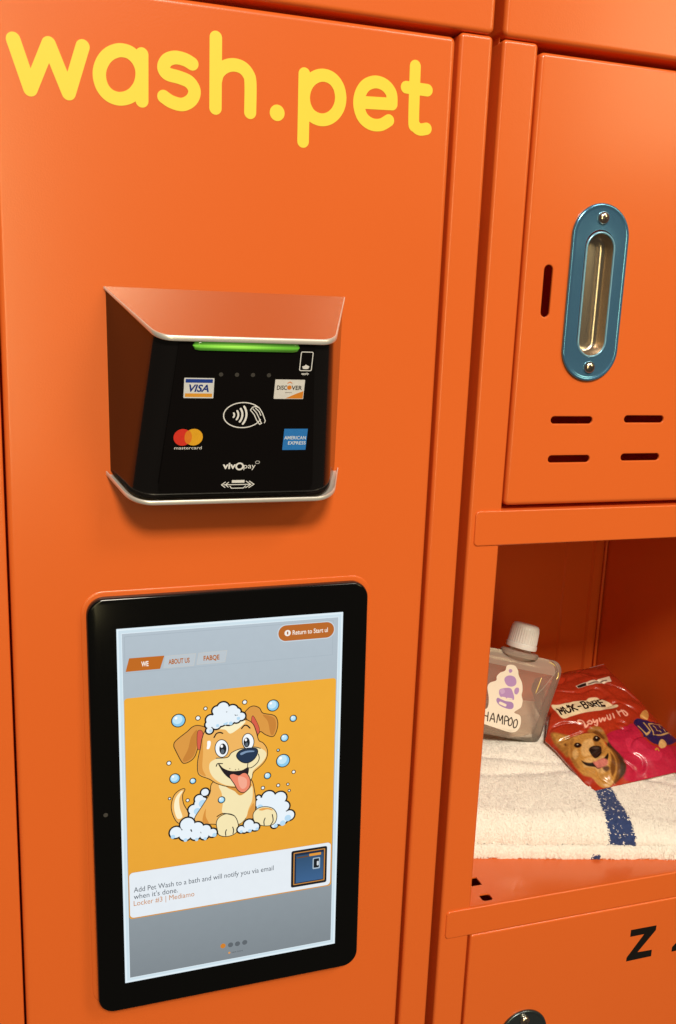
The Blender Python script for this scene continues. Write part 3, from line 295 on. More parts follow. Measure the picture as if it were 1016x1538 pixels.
def build(name, verts, faces, m, parent=None, smooth=25, cols=None, world_space=False, label=None, kind=None, weld=True):
    """verts in scene mm (or metres when world_space); one mesh object under parent"""
    org = ORI[parent] if parent else Vector((0, 0, 0))
    vs = [(v if world_space else mm(*v)) - org for v in map(Vector, verts)]
    me = bpy.data.meshes.new(name)
    me.from_pydata([tuple(v) for v in vs], [], faces)
    if cols is not None:
        ca = me.color_attributes.new('Col', 'FLOAT_COLOR', 'CORNER')
        arr = np.empty(len(me.loops) * 4, 'f')
        k = 0
        for p, c in zip(me.polygons, cols):
            if isinstance(c[0], tuple):
                for cc in c:
                    arr[k:k + 4] = cc
                    k += 4
            else:
                for _ in range(p.loop_total):
                    arr[k:k + 4] = c
                    k += 4
        ca.data.foreach_set('color', arr)
    elif weld:
        b = bmesh.new()
        b.from_mesh(me)
        bmesh.ops.remove_doubles(b, verts=b.verts, dist=2e-6)
        bmesh.ops.recalc_face_normals(b, faces=b.faces)
        b.to_mesh(me)
        b.free()
    me.materials.append(m)
    if smooth:
        me.polygons.foreach_set('use_smooth', [True] * len(me.polygons))
        me.set_sharp_from_angle(angle=math.radians(smooth))
    o = bpy.data.objects.new(name, me)
    COL.objects.link(o)
    if parent:
        o.parent = parent
    ORI[o] = org
    if label:
        o['label'] = label
    if kind:
        o['kind'] = kind
    return o


class MB:
    def __init__(s):
        s.v, s.f, s.c = [], [], []

    def add(s, v, f, c=None):
        k = len(s.v)
        s.v += list(v)
        s.f += [tuple(i + k for i in q) for q in f]
        if c is not None:
            s.c += [c] * len(f) if not isinstance(c, list) else c

    def loft(s, loops, closed=True):
        n = len(loops[0])
        k = len(s.v)
        for L in loops:
            s.v += list(L)
        for i in range(len(loops) - 1):
            for j in range(n if closed else n - 1):
                a, b = k + i * n + j, k + i * n + (j + 1) % n
                s.f.append((a, b, b + n, a + n))

    def box(s, x0, x1, y0, y1, z0, z1):
        v = [(x, y, z) for x in (x0, x1) for y in (y0, y1) for z in (z0, z1)]
        s.add(v, [(0, 1, 3, 2), (4, 6, 7, 5), (0, 4, 5, 1), (2, 3, 7, 6), (0, 2, 6, 4), (1, 5, 7, 3)])

    def make(s, name, m, parent=None, **k):
        return build(name, s.v, s.f, m, parent, cols=s.c if s.c else None, **k)


# ------------------------------------------------------------------ flat shapes
def rrect(x0, x1, z0, z1, r, n=6):
    P = []
    for cx, cz, a0 in ((x1 - r, z1 - r, 0), (x0 + r, z1 - r, 90), (x0 + r, z0 + r, 180), (x1 - r, z0 + r, 270)):
        for i in range(n + 1):
            a = math.radians(a0 + 90 * i / n)
            P.append((cx + r * math.cos(a), cz + r * math.sin(a)))
    return P


def stadium(cx, cz, hw, hl, n=14):
    P = []
    for s, a0 in ((1, 0), (-1, 180)):
        for i in range(n + 1):
            a = math.radians(a0 + 180 * i / n)
            P.append((cx + hw * math.cos(a), cz + s * (hl - hw) + hw * math.sin(a)))
    return P


def hstad(x0, x1, zc, hh):
    return [(x, z) for z, x in [(q[0], q[1]) for q in stadium(zc, (x0 + x1) / 2, hh, (x1 - x0) / 2)]][::-1]


def circle(cx, cz, r, n=20):
    return [(cx + r * math.cos(2 * math.pi * i / n), cz + r * math.sin(2 * math.pi * i / n)) for i in range(n)]


def catmull(P, closed=True, k=5):
    n, out = len(P), []
    for i in range(n if closed else n - 1):
        if closed:
            a, b, c, d = P[i - 1], P[i], P[(i + 1) % n], P[(i + 2) % n]
        else:
            a, b, c, d = P[max(i - 1, 0)], P[i], P[i + 1], P[min(i + 2, n - 1)]
        for j in range(k):
            t = j / k
            out.append(tuple(.5 * (2 * b[q] + (c[q] - a[q]) * t + (2 * a[q] - 5 * b[q] + 4 * c[q] - d[q]) * t * t +
                                   (3 * b[q] - a[q] - 3 * c[q] + d[q]) * t ** 3) for q in (0, 1)))
    if not closed:
        out.append(tuple(P[-1]))
    return out


def capsule(a, b, w, n=8):
    ax, ay = a
    bx, by = b
    th = math.atan2(by - ay, bx - ax)
    P = []
    for (cx, cy), t0 in (((bx, by), th - math.pi / 2), ((ax, ay), th + math.pi / 2)):
        for i in range(n + 1):
            t = t0 + math.pi * i / n
            P.append((cx + w / 2 * math.cos(t), cy + w / 2 * math.sin(t)))
    return P


def stroke(P, w, n=8):
    return [capsule(P[i], P[i + 1], w, n) for i in range(len(P) - 1)]


def union(adds, subs=(), grid=None):
    """triangles of the union of polygons minus holes; returns 2-D verts, faces"""
    V, F = [], []
    for L in list(adds) + list(subs):
        k = len(V)
        ar = sum(L[i - 1][0] * L[i][1] - L[i][0] * L[i - 1][1] for i in range(len(L)))
        V += [Vector(p) for p in (L if ar > 0 else L[::-1])]
        F.append(list(range(k, k + len(L))))
    if grid:
        V += [Vector(g) for g in grid]
    na = len(adds)
    r = delaunay_2d_cdt(V, [], F, 0, 1e-5)
    vs, fs, of = r[0], r[2], r[5]
    keep = [f for f, o in zip(fs, of) if any(i < na for i in o) and not any(i >= na for i in o)]
    return [tuple(v) for v in vs], keep


def outline_loops(faces):
    """boundary edges of a triangulated region"""
    cnt = {}
    for f in faces:
        for i in range(len(f)):
            e = (f[i], f[(i + 1) % len(f)])
            cnt[e] = cnt.get(e, 0) + 1
    return [e for e in cnt if (e[1], e[0]) not in cnt]


def slab(polys, y0, y1, name, m, parent, subs=(), place=None):
    """a cut-out of even thickness standing in the x-z plane, front at y0, back at y1"""
    v, f = union(polys, subs)
    b = MB()
    P = place or (lambda x, z, y: (x, y, z))
    b.add([P(x, z, y0) for x, z in v], f)
    k = len(b.v)
    ed = outline_loops(f)
    b.v += [P(x, z, y1) for x, z in v]
    b.f += [(e[0], e[1], e[1] + k, e[0] + k) for e in ed]
    return b.make(name, m, parent, smooth=30)


FONT_CACHE = {}


def text2d(s, bold=0., shear=0.):
    """built-in lettering as 2-D triangles, unit cap height"""
    key = (s, bold, shear)
    if key in FONT_CACHE:
        return FONT_CACHE[key]
    c = bpy.data.curves.new('lettering', 'FONT')
    c.body = s
    c.size = 1
    c.shear = shear
    c.offset = bold
    c.resolution_u = 3
    o = bpy.data.objects.new('lettering', c)
    COL.objects.link(o)
    dg = bpy.context.evaluated_depsgraph_get()
    me = o.evaluated_get(dg).to_mesh()
    me.calc_loop_triangles()
    vs = [(v.co.x, v.co.y) for v in me.vertices]
    fs = [tuple(t.vertices) for t in me.loop_triangles]
    o.evaluated_get(dg).to_mesh_clear()
    bpy.data.objects.remove(o)
    bpy.data.curves.remove(c)
    FONT_CACHE[key] = (vs, fs)
    return vs, fs


def fit_text(s, x0, y0, x1, h=None, bold=0., shear=0., x1y=None):
    """lettering scaled so that it runs from (x0,y0) to (x1,x1y); h overrides the height of capitals"""
    vs, fs = text2d(s, bold, shear)
    a = min(v[0] for v in vs)
    b = max(v[0] for v in vs)
    y1 = y0 if x1y is None else x1y
    L = math.hypot(x1 - x0, y1 - y0)
    k = L / (b - a)
    kh = k if h is None else h / .72
    c, sn = (x1 - x0) / L, (y1 - y0) / L
    return [(x0 + (vx - a) * k * c - vy * kh * sn, y0 + (vx - a) * k * sn + vy * kh * c) for vx, vy in vs], fs


class Print:
    """flat artwork in layers: every shape lies a hair above the one before it"""

    def __init__(s, place, step=.012, start=.05, grid=0):
        s.b, s.place, s.step, s.h, s.grid = MB(), place, step, start, grid

    def tris(s, v, f, col, drape=False):
        c = lin(col) if isinstance(col, str) else col
        s.h += s.step
        f2 = []
        for q in f:
            a = sum(v[q[i]][0] * v[q[(i + 1) % len(q)]][1] - v[q[(i + 1) % len(q)]][0] * v[q[i]][1] for i in range(len(q)))
            f2.append(tuple(q) if a > 0 else tuple(reversed(q)))
        if s.grid and drape:
            v, out, todo = list(v), [], list(f2)
            while todo:
                q = todo.pop()
                e = max(range(3), key=lambda i: math.dist(v[q[i]], v[q[(i + 1) % 3]]))
                a_, b_, c_ = q[e], q[(e + 1) % 3], q[(e + 2) % 3]
                if math.dist(v[a_], v[b_]) > s.grid:
                    v.append(((v[a_][0] + v[b_][0]) / 2, (v[a_][1] + v[b_][1]) / 2))
                    k_ = len(v) - 1
                    todo += [(a_, k_, c_), (k_, b_, c_)]
                else:
                    out.append(q)
            f2 = out
        s.b.add([s.place(x, y, s.h) for x, y in v], f2, c)

    def region(s, polys, col, subs=()):
        g = None
        if s.grid:
            xs = [p[0] for L in polys for p in L]
            ys = [p[1] for L in polys for p in L]
            g = [(x, y) for x in np.arange(min(xs), max(xs), s.grid) for y in np.arange(min(ys), max(ys), s.grid)]
        s.tris(*union(polys, subs, g), col)

    def quad(s, P, ctop, cbot):
        s.h += s.step
        ct, cb = lin(ctop), lin(cbot)
        s.b.add([s.place(x, y, s.h) for x, y in P], [(0, 1, 2, 3)], [(ct, ct, cb, cb)])

    def text(s, t, x0, y0, x1, col, **k):
        s.tris(*fit_text(t, x0, y0, x1, **k), col, True)

    def art(s, items, ink='1b1a1c'):
        for kind, col, pts, w, out in items:
            if kind in 'Pp':
                L = catmull(pts) if kind == 'P' else [tuple(p) for p in pts]
                if out:
                    s.region(stroke(L + [L[0]], out, 5) + [L], ink)
                s.region([L], col)
            elif kind == 's':
                s.region(stroke(catmull(pts, False, 4) if len(pts) > 2 else [tuple(p) for p in pts], w, 5), col)
            elif kind == 'c':
                if out:
                    s.region([circle(x, y, r + out * .6) for x, y, r in pts], ink)
                s.region([circle(x, y, max(r - out * .4, r * .5)) for x, y, r in pts], col)

    def make(s, name, m, parent, **k):
        return s.b.make(name, m, parent, smooth=0, **k)


def pan(x0, x1, z0, z1, y=0., re=2.5, rc=1.0, depth=16., holes=(), thick=1.4, nb=6):
    """folded sheet-metal panel: flat front at y, rolled edges, sides going back by depth"""
    b = MB()
    loops = [[(px, y + depth, pz) for px, pz in rrect(x0, x1, z0, z1, rc + re)]]
    for k in range(nb + 1):
        a = math.pi / 2 * k / nb
        ins = re * (1 - math.cos(a))
        yy = y + re * (1 - math.sin(a))
        loops.append([(px, yy, pz) for px, pz in rrect(x0 + ins, x1 - ins, z0 + ins, z1 - ins, rc + re - ins)])
    ins = re + .6
    last = rrect(x0 + ins, x1 - ins, z0 + ins, z1 - ins, max(rc - .6, .1))
    loops.append([(px, y, pz) for px, pz in last])
    b.loft(loops)
    def grow(H, g):
        cx, cz = sum(q[0] for q in H) / len(H), sum(q[1] for q in H) / len(H)
        out, n_ = [], len(H)
        ar = sum(H[i - 1][0] * H[i][1] - H[i][0] * H[i - 1][1] for i in range(n_))
        s_ = 1 if ar > 0 else -1
        for i in range(n_):
            tx, tz = H[(i + 1) % n_][0] - H[i - 1][0], H[(i + 1) % n_][1] - H[i - 1][1]
            l_ = math.hypot(tx, tz) or 1
            out.append((H[i][0] + s_ * tz / l_ * g, H[i][1] - s_ * tx / l_ * g))
        return out
    big = [grow(H, 1.5) for H in holes]
    v, f = union([last], big)
    b.add([(px, y, pz) for px, pz in v], f)
    for H in holes:
        b.loft([[(px, y + yy, pz) for px, pz in grow(H, g)] for g, yy in ((1.5, 0), (.85, 0), (.42, .08), (.14, .32), (0, .75), (0, thick))])
    return b


# ================================================================== left cabinet with the pay kiosk door
Z_FLOOR, Z_TOP = -1450, 380
kiosk = thing('kiosk_cabinet', 'orange steel cabinet with a tall kiosk door lettered in yellow', 'cabinet', (120, 200, Z_FLOOR))
pan(-17.6, 257.6, -1380, 168, 0, 3.2, .8, 18).make('door', M['orange'], kiosk)
door_l = [o for o in bpy.data.objects if o.name == 'door'][0]
pan(260.4, 283.6, Z_FLOOR, 171.5, .4, 2.6, .5, 40).make('frame_post', M['orange'], kiosk)
pan(-60, -18.9, Z_FLOOR, 171.5, .4, 1.2, .5, 40).make('frame_post', M['orange'], kiosk)
pan(-60, 283.2, 172.2, Z_TOP, -.6, 2.8, 1.0, 40).make('header', M['orange'], kiosk)
b = MB()
b.box(-60, -59, 30, 480, Z_FLOOR, Z_TOP); b.make('side_panel', M['orange'], kiosk)
b = MB()
b.box(280, 281, 12, 480, Z_FLOOR, Z_TOP); b.make('side_panel', M['orange'], kiosk)
b = MB()
b.box(-60, 283, 481, 482, Z_FLOOR, Z_TOP); b.make('back_panel', M['orange'], kiosk)
for nm, S in WASH:
    w = 7.6 if nm == 'w' else 7.3
    polys = []
    if nm == 'dot':
        polys = [circle((S[0][0][0] + S[0][1][0]) / 2, S[0][0][1], 4.6, 32)]
    for P in S:
        if nm == 'dot':
            continue
        smooth_ = nm in 'sahpet' and len(P) > 2
        polys += stroke(catmull(P, False, 6) if smooth_ else [tuple(p) for p in P], w, 14)
    slab(polys, -.15, -.01, 'letter', M['yellow'], door_l)

# ================================================================== right locker tower
tower = thing('locker_tower', 'orange steel locker tower with an open compartment holding a towel', 'locker', (455, 200, Z_FLOOR))
XL, XR, YB = 290.5, 640., 300.
CX1 = 612.
holes1 = [stadium(336.6, 16.5, 3.3, 17.4)]
for xa, xb_, zc in ((348.7, 382.6, -72.2), (409.4, 443.3, -71.4), (349.2, 383.4, -100.3), (409.9, 443.2, -99.6)):
    holes1.append(hstad(xa, xb_, zc, 2.6))
holes1.append(stadium(374.4, 15.4, 13.4, 44))
pan(317.3, 610, -133.6, 166.4, 0, 3.0, .8, 18, holes1).make('door', M['orange'], tower)
pan(317.6, 610, -780, -482.9, 0, 1.8, .6, 18, [stadium(373, -625, 13.4, 44)]).make('door', M['orange'], tower)
door_2 = [o for o in bpy.data.objects if o.name == 'door.002'][0]
pan(XL, 315.9, Z_FLOOR, 171.0, .5, 2.4, .5, 30).make('frame_post', M['orange'], tower)
pan(612, XR, Z_FLOOR, 171.0, .5, 2.4, .5, 30).make('frame_post', M['orange'], tower)
pan(XL - .6, XR, 171.8, Z_TOP, -.6, 3.0, 1.5, 40).make('header', M['orange'], tower)
pan(295, 634, -162.6, -137.0, -.5, .9, 2.2, 14).make('rail', M['orange'], tower)
pan(318, 611, -1380, -810, 0, 2, .6, 18).make('lower_panel', M['orange'], tower)
pan(295, 634, -806, -783, -.5, .9, 2.2, 14).make('rail', M['orange'], tower)
# side skins, back, dividers
b = MB(); b.box(XL + .3, XL + 1.3, 8, YB + 4, Z_FLOOR, Z_TOP); b.make('side_panel', M['orange'], tower)
b = MB(); b.box(XR - 1.3, XR - .3, 8, YB + 4, Z_FLOOR, Z_TOP); b.make('side_panel', M['orange'], tower)
b = MB(); b.box(CX1, CX1 + 1, 31, YB - .2, Z_FLOOR, Z_TOP); b.make('inner_wall', M['orange'], tower)
# back wall of the open compartment has a folded vertical step
b = MB()
prof = [(XL + 2, YB), (562, YB), (564, YB - 2), (596, YB - 2), (598, YB - 5), (CX1 - .5, YB - 5)]
for z0, z1 in ((Z_FLOOR, Z_TOP),):
    b.loft([[(x, y, z0) for x, y in prof], [(x, y, z1) for x, y in prof]], closed=False)
b.make('back_panel', M['orange'], tower, smooth=20)
b = MB()
b.loft([[(CX1 - 2.6 + 1.6 * math.cos(t), YB - 8.4 + 1.6 * math.sin(t), z) for t in np.linspace(0, 2 * math.pi, 13)[:-1]] for z in (-457.8, -139.8)])
b.make('corner_bead', M['orange'], tower, smooth=60)
b = MB(); b.box(XL + 2, CX1 - .4, 16, YB - 6, -139.6, -138.4); b.make('divider', M['orange'], tower)
# shelf with folded front rail and two punched holes
SZ = -458.3
sh = MB()
vv, ff = union([[(XL + 1.6, 2.2), (CX1 - .4, 2.2), (CX1 - .4, YB - 6), (XL + 1.6, YB - 6)]],
               [[(329.2, 7.0), (331, 5.6), (337, 5.6), (338.4, 7.2), (338.4, 13.0), (337, 14.2), (330.6, 14.2), (329.2, 12.6)],
                [(329.2, 26.0), (338.4, 26.0), (338.4, 37), (329.2, 37)]])
sh.add([(x, y, SZ) for x, y in vv], ff)
k = len(sh.v)
sh.v += [(x, y, SZ - 1.2) for x, y in vv]
sh.f += [(e[0], e[1], e[1] + k, e[0] + k) for e in outline_loops(ff)]
sh.make('shelf', M['orange'], tower, smooth=20)
pan(295, 634, -482.2, SZ + .25, -.5, 1.0, 2.2, 2.9).make('rail', M['orange'], tower)
b = MB(); b.box(XL + 2, CX1 - .4, 14, YB - 6, -481, -480); b.make('divider', M['orange'], tower)

# lettering on the lower door
for P in ([(469.6, -507.0), (495.2, -507.2), (495.2, -511.8), (478.9, -530.4), (493.6, -530.9), (493.6, -537.2), (468.4, -537.4), (468.5, -533.6), (483.6, -513.6), (469.6, -513.6)],):
    slab([P], -.13, -.01, 'letter', M['blackvinyl'], door_2)
two = [(516.6, -516.0), (517.4, -511.6), (521.2, -508.0), (527, -506.9), (533.4, -508.4), (537, -512.6), (536.6, -518), (532, -523.4), (524.2, -530.6), (537.8, -530.6), (537.8, -537),
       (514.6, -537), (514.6, -532.4), (526, -521.6), (530.2, -516.4), (529.6, -513.4), (526.6, -512.4), (523.8, -513.4), (522.6, -516.4)]
slab([two], -.13, -.01, 'letter', M['blackvinyl'], door_2)


# ------------------------------------------------------------------ flush pulls
def ring(cx, cz, hw, hl, y):
    return [(px, y, pz) for px, pz in stadium(cx, cz, hw, hl, 22)]


def pull(cx, cz, film, screw_dz, label):
    h = bpy.data.objects.new('pull_handle', None)
    COL.objects.link(h)
    h.parent = tower
    h.location = (0, 0, 0)
    ORI[h] = ORI[tower]
    h['label'] = label
    b = MB()
    b.loft([ring(cx, cz, *q) for q in ((22.2, 60.3, -.05), (22.4, 60.5, -.8), (22.2, 60.3, -1.7), (21.6, 59.7, -2.2), (20.9, 59.0, -2.3), (20.2, 58.3, -2.05),
                                       (19.6, 57.7, -1.75), (18.8, 56.9, -1.65), (12.2, 43.6, -1.60), (11.7, 42.9, -1.62))])
    b.make('plate', film, h, smooth=50)
    b = MB()
    b.loft([ring(cx + .5, cz - 1, *q) for q in ((11.8, 43.0, -1.5), (11.5, 42.6, -2.1), (11.0, 42.1, -2.35), (10.5, 41.6, -2.2), (10.3, 41.4, -1.4))])
    b.make('cup_rim', M['filmedge'], h, smooth=60)
    b = MB()
    L = [ring(cx + .5, cz - 1, *q) for q in ((10.35, 41.45, -1.6), (10.2, 41.3, .5), (9.9, 41.0, 2.5), (9.4, 40.5, 5.0), (8.9, 40.0, 6.3), (8.0, 39.1, 7.5), (6.8, 37.9, 8.3), (5.6, 36.6, 8.6), (4.6, 35.5, 8.7), (4.0, 34.8, 8.7), (2, 32, 8.7))]
    b.loft(L)
    b.add(L[-1], [tuple(range(len(L[-1])))])
    b.make('cup', M['steel'], h, smooth=70)
    for dz in screw_dz:
        sb = MB()
        sb.loft([[(cx + .3 + r * math.cos(t), y, cz + dz + r * math.sin(t)) for t in np.linspace(0, 2 * math.pi, 25)[:-1]]
                 for r, y in ((4.4, -1.6), (4.4, -1.9), (4.1, -2.9), (3.4, -3.7), (2.3, -4.3), (1.0, -4.5), (.05, -4.55))])
        sc = sb.make('screw', M['screw'], h, smooth=60)
        rb = MB()
        for a in (.5, .5 + math.pi / 2):
            ca, sa = math.cos(a), math.sin(a)
            P = [(x * ca - z * sa, x * sa + z * ca) for x, z in ((-1.7, -.35), (1.7, -.35), (1.7, .35), (-1.7, .35))]
            yy = -4.62 - .02 * a
            rb.add([(cx + .3 + x, yy, cz + dz + z) for x, z in P] + [(cx + .3 + x, -4.2, cz + dz + z) for x, z in P],
                   [(0, 1, 2, 3), (0, 1, 5, 4), (1, 2, 6, 5), (2, 3, 7, 6), (3, 0, 4, 7)])
        rb.make('screw_recess', M['slotdark'], h, smooth=0)
    return h


pull(374.1, 16.2, M['film'], (50.7, -50.6), 'blue filmed flush pull on the upper door')
pull(372.6, -624.2, M['filmdark'], (51.5, -50.6), 'dark flush pull on the lower door')

# ================================================================== card reader
reader = thing('card_reader', 'black wedge-shaped card reader with silver visor and green light bar', 'card reader', (115.9, 0, -104))
RXL, RXR = 40.7, 191.1


def prof(a, d, r, ins=0., n=10):
    xl, xr, dd = RXL + ins * .6, RXR - ins * .6, d - ins
    C = (xl + a, -dd)
    e = Vector((a, -dd)).normalized()
    th = math.acos(max(-1, min(1, e.x)))
    T = r * math.tan(th / 2)
    p0 = Vector(C) - e * T
    nrm = Vector((-e.y, e.x)) if Vector((-e.y, e.x)).y > 0 or Vector((-e.y, e.x)).x > 0 else Vector((e.y, -e.x))
    cen = Vector((C[0] + T, -dd + r))
    a0 = math.atan2(p0.y - cen.y, p0.x - cen.x)
    a1 = -math.pi / 2
    if a0 > 0:
        a0 -= 2 * math.pi
    L = [(xl, 0.)]
    for q in (.2, .4, .6, .8):
        L.append((xl + (p0.x - xl) * q, p0.y * q))
    for i in range(n + 1):
        t = a0 + (a1 - a0) * i / n
        L.append((cen.x + r * math.cos(t), cen.y + r * math.sin(t)))
    mid = (xl + xr) / 2
    return L + [(2 * mid - x, y) for x, y in reversed(L)]


def rlevel(t, ins=0., dz=0., r=None, taper=0.):
    a, d = 24.4 + (12.9 - 24.4) * t, 60.3 + (32.8 - 60.3) * t
    zw, zf = 6.6 + (-104 - 6.6) * t, -18.4 + (-116.6 + 18.4) * t
    P = prof(a, d, r or (13 + 5 * t), ins)
    return [(x, y, zw + (zf - zw) * (-y / (d - ins)) + dz * (1 - taper * (1 + y / (d - ins)))) for x, y in P]


b = MB()
b.loft([rlevel(t, 2.2 + 2.4 * t, -1.2 * (1 - t) + .2 * t) for t in np.linspace(0, 1, 18)], closed=False)
shell = b.make('shell', M['readerblack'], reader, smooth=50)
# visor
b = MB()
L0 = [rlevel(0, i, z, 12.5 - i * .3, .62) for i, z in ((1.2, -3.1), (.3, -3.1), (0, -2.8), (0, -.4), (.3, 0), (.9, .12))]
b.loft(L0, closed=False)
b.add(L0[0], [tuple(range(len(L0[0])))])
b.make('visor_lip', M['lip'], reader, smooth=50)
b = MB()
L1 = rlevel(0, .9, .13, 12.2)
b.add(L1, [tuple(range(len(L1)))])
b.make('visor_top', M['alu'], reader, smooth=0)
# tray at the bottom
b = MB()
L0 = [rlevel(1, i, z, 18) for i, z in ((5, -2.8), (.6, -2.8), (0, -2.2), (0, -.3), (.25, 0), (.9, .05), (1.1, -.4), (1.5, -2.0), (8, -2.3))]
b.loft(L0, closed=False)
b.add(L0[0], [tuple(range(len(L0[0])))])
b.add(L0[-1], [tuple(range(len(L0[-1])))])
b.make('tray', M['lip'], reader, smooth=50)

FA, FB = Vector((115.9, -60.3, -19.8)), Vector((115.9, -32.8, -116.5))
FS_ = (FB - FA).normalized()
FN = Vector((1, 0, 0)).cross(FS_).normalized()
if FN.y > 0:
    FN = -FN


def on_face(u, v, h=0.):
    """u right, v up from the top of the face (negative going down)"""
    p = FA + Vector((1, 0, 0)) * u + FS_ * (-v) + FN * (h - 1.55)
    return (p.x, p.y, p.z)


# face lens, a thin smooth sheet on the shell
fv = MB()
fo = rrect(-40, 40, 0, 1, .1, 2)
edge = [(-39, -1.5), (-41.5, -30), (-44.5, -60), (-47.5, -92), (-45, -96), (45, -96), (47.5, -92), (44.5, -60), (41.5, -30), (39, -1.5)]
slab([edge], .02, -.5, 'face_lens', M['readerface'], reader, place=lambda x, z, y: on_face(x, z, .18 + y))
# light pipe
b = MB()
loops = []
for s in np.linspace(-1, 1, 33):
    e = 30.0
    if abs(s) > .9:
        q = (abs(s) - .9) / .1
        x, k_ = math.copysign(e - 2.4 + 3.2 * math.sin(q * math.pi / 2), s), max(math.cos(q * math.pi / 2), .02)
    else:
        x, k_ = s / .9 * (e - 2.4), 1
    loops.append([on_face(x - .75, -4.3 + 2.9 * k_ * math.cos(t), .1 + 1.9 * k_ * math.sin(t)) for t in np.linspace(0, math.pi, 13)])
b.loft(loops, closed=False)
# the light pipe glows brightest along its core and on the side nearest its LED
for f in b.f:
    i, j = f[0] // 13, f[0] % 13
    core = math.exp(-((j - 5.2) / 1.5) ** 2)
    glow = .45 + .55 * math.exp(-((i - 12) / 12.) ** 2)
    low = .55 + .45 * min(1, j / 5)
    b.c.append((.04 * low + .42 * core * glow ** 2, (.20 + .78 * core) * glow * low + .02, .01 + .10 * core * glow ** 2, 1))
b.make('light_bar', M['green'], reader, smooth=60)
for u in (-14.6, -5.4, 3.9, 13.3):
    b = MB()
    c = circle(u, -21.1, 1.25, 18)
    b.add([on_face(x, z, .42) for x, z in c], [tuple(range(len(c)))])
    b.make('indicator_window', M['dotgrey'], reader, smooth=0)


def decal(name, fn, label=None):
    p = Print(on_face, .012, .34)
    fn(p)
    return p.make(name, M['decal'], reader, label=label)


def d_visa(p):
    p.region([rrect(-35.3, -18.2, -35.6, -23.4, .4, 3)], 'dfe2e6')
    p.region([rrect(-34.5, -19.0, -26.3, -24.1, .2, 2)], '21409a')
    p.region([rrect(-34.5, -19.0, -34.9, -32.7, .2, 2)], 'e8a33a')
    p.text('VISA', -32.4, -31.6, -21.0, '1d3684', h=4.3, bold=.03, shear=.25)


def d_disc(p):
    p.region([rrect(17.4, 35.3, -35.6, -23.6, .4, 3)], 'e4e2e0')
    p.region([[(24.5, -35.3), (35.0, -35.3), (35.0, -30.6), (30, -32.6)]], 'e08a2e')
    p.text('DISC', 18.8, -29.9, 24.9, '2a2420', h=2.7, bold=.02)
    p.text('VER', 27.6, -29.9, 34.0, '2a2420', h=2.7, bold=.02)
    p.region([circle(26.25, -28.5, 1.35)], 'e0842a')
    p.region(stroke([(25.0, -25.8), (26.3, -25.0), (27.6, -25.8)], .5), 'e0842a')
    p.region(stroke([(24, -31.6), (28, -31.6)], .3), '8a807a')


def d_mc(p):
    p.region([circle(-34.6, -60.0, 5.3, 36)], 'e0392b')
    p.region([circle(-28.2, -59.9, 5.3, 36)], 'efb02c')
    lens = [(-31.4 + 2.15 * math.cos(t), -59.95 + 4.2 * math.sin(t)) for t in np.linspace(0, 2 * math.pi, 25)[:-1]]
    p.region([lens], 'ea842b')
    p.text('mastercard', -39.2, -67.6, -23.2, 'f2f2f2', h=2.0)


def d_amex(p):
    p.region([rrect(25.8, 40.4, -68.6, -54.7, .2, 2)], '2f7fd0')
    p.text('AMERICAN', 26.3, -61.6, 39.8, 'e8f2fc', h=2.2, bold=.01)
    p.text('EXPRESS', 29.0, -65.0, 40.0, 'e8f2fc', h=2.2, bold=.01)


def d_tap(p):
    p.region(stroke([(-.1 + 11.4 * math.cos(t), -46 + 7.9 * math.sin(t)) for t in np.linspace(math.radians(38), math.radians(340), 40)], .62), 'f2f2f2')
    for r, w in ((2.2, 1.0), (4.6, 1.1), (7.0, 1.2), (9.4, 1.2)):
        p.region(stroke([(-7.4 + r * math.cos(t), -46 + r * 1.0 * math.sin(t)) for t in np.linspace(-.62, .62, 9)], w), 'f2f2f2')
    for L in ([(4.2, -42.6), (5.2, -41.0), (7, -40.4), (9.4, -41.4), (11.5, -44.6), (13.6, -49.4)], [(4.2, -42.8), (6.6, -45.6), (8.4, -49.2), (10.4, -51.8)], [(5.6, -42.0), (8, -44.6), (9.6, -47.6), (11.2, -50.8)],
              [(7.0, -41.4), (9.4, -43.6), (10.6, -46)], [(10.4, -51.8), (11.6, -51.0)], [(13.6, -49.4), (13.2, -50.8)]):
        p.region(stroke(L, .55), 'f2f2f2')


def d_vivo(p):
    p.text('viv', -9.9, -80.6, -1.9, 'f4f4f4', h=4.2, bold=.03)
    p.region(stroke([(.4 + 2.1 * math.cos(t), -79.2 + 2.1 * math.sin(t)) for t in np.linspace(0, 2 * math.pi, 25)], 1.0), 'f4f4f4')
    p.text('pay', 2.9, -80.6, 10.2, 'f4f4f4', h=3.6)
    p.region(stroke([(11.2 + 1.3 * math.cos(t), -76.6 + .9 * math.sin(t)) for t in np.linspace(0, 2 * math.pi, 17)], .35), 'c8c8c8')


def d_swipe(p):
    w = 'f2f2f2'
    p.region([rrect(-3.6, 4.2, -90.2, -88.4, .2, 2)], w)
    for L in ([(-8.4, -91.4), (8.4, -91.4)], [(-7.6, -89.6), (-9.8, -91.4), (-7.6, -93.2)], [(-5.6, -89.8), (-7.4, -91.4), (-5.6, -93.0)], [(7.2, -89.2), (10.2, -91.4), (7.2, -93.6)], [(5.2, -89.2), (8.2, -91.4), (5.2, -93.6)],
              [(-4.6, -92.4), (-3.6, -93.8), (3.8, -93.8), (5, -92.4)]):
        p.region(stroke(L, .55), w)


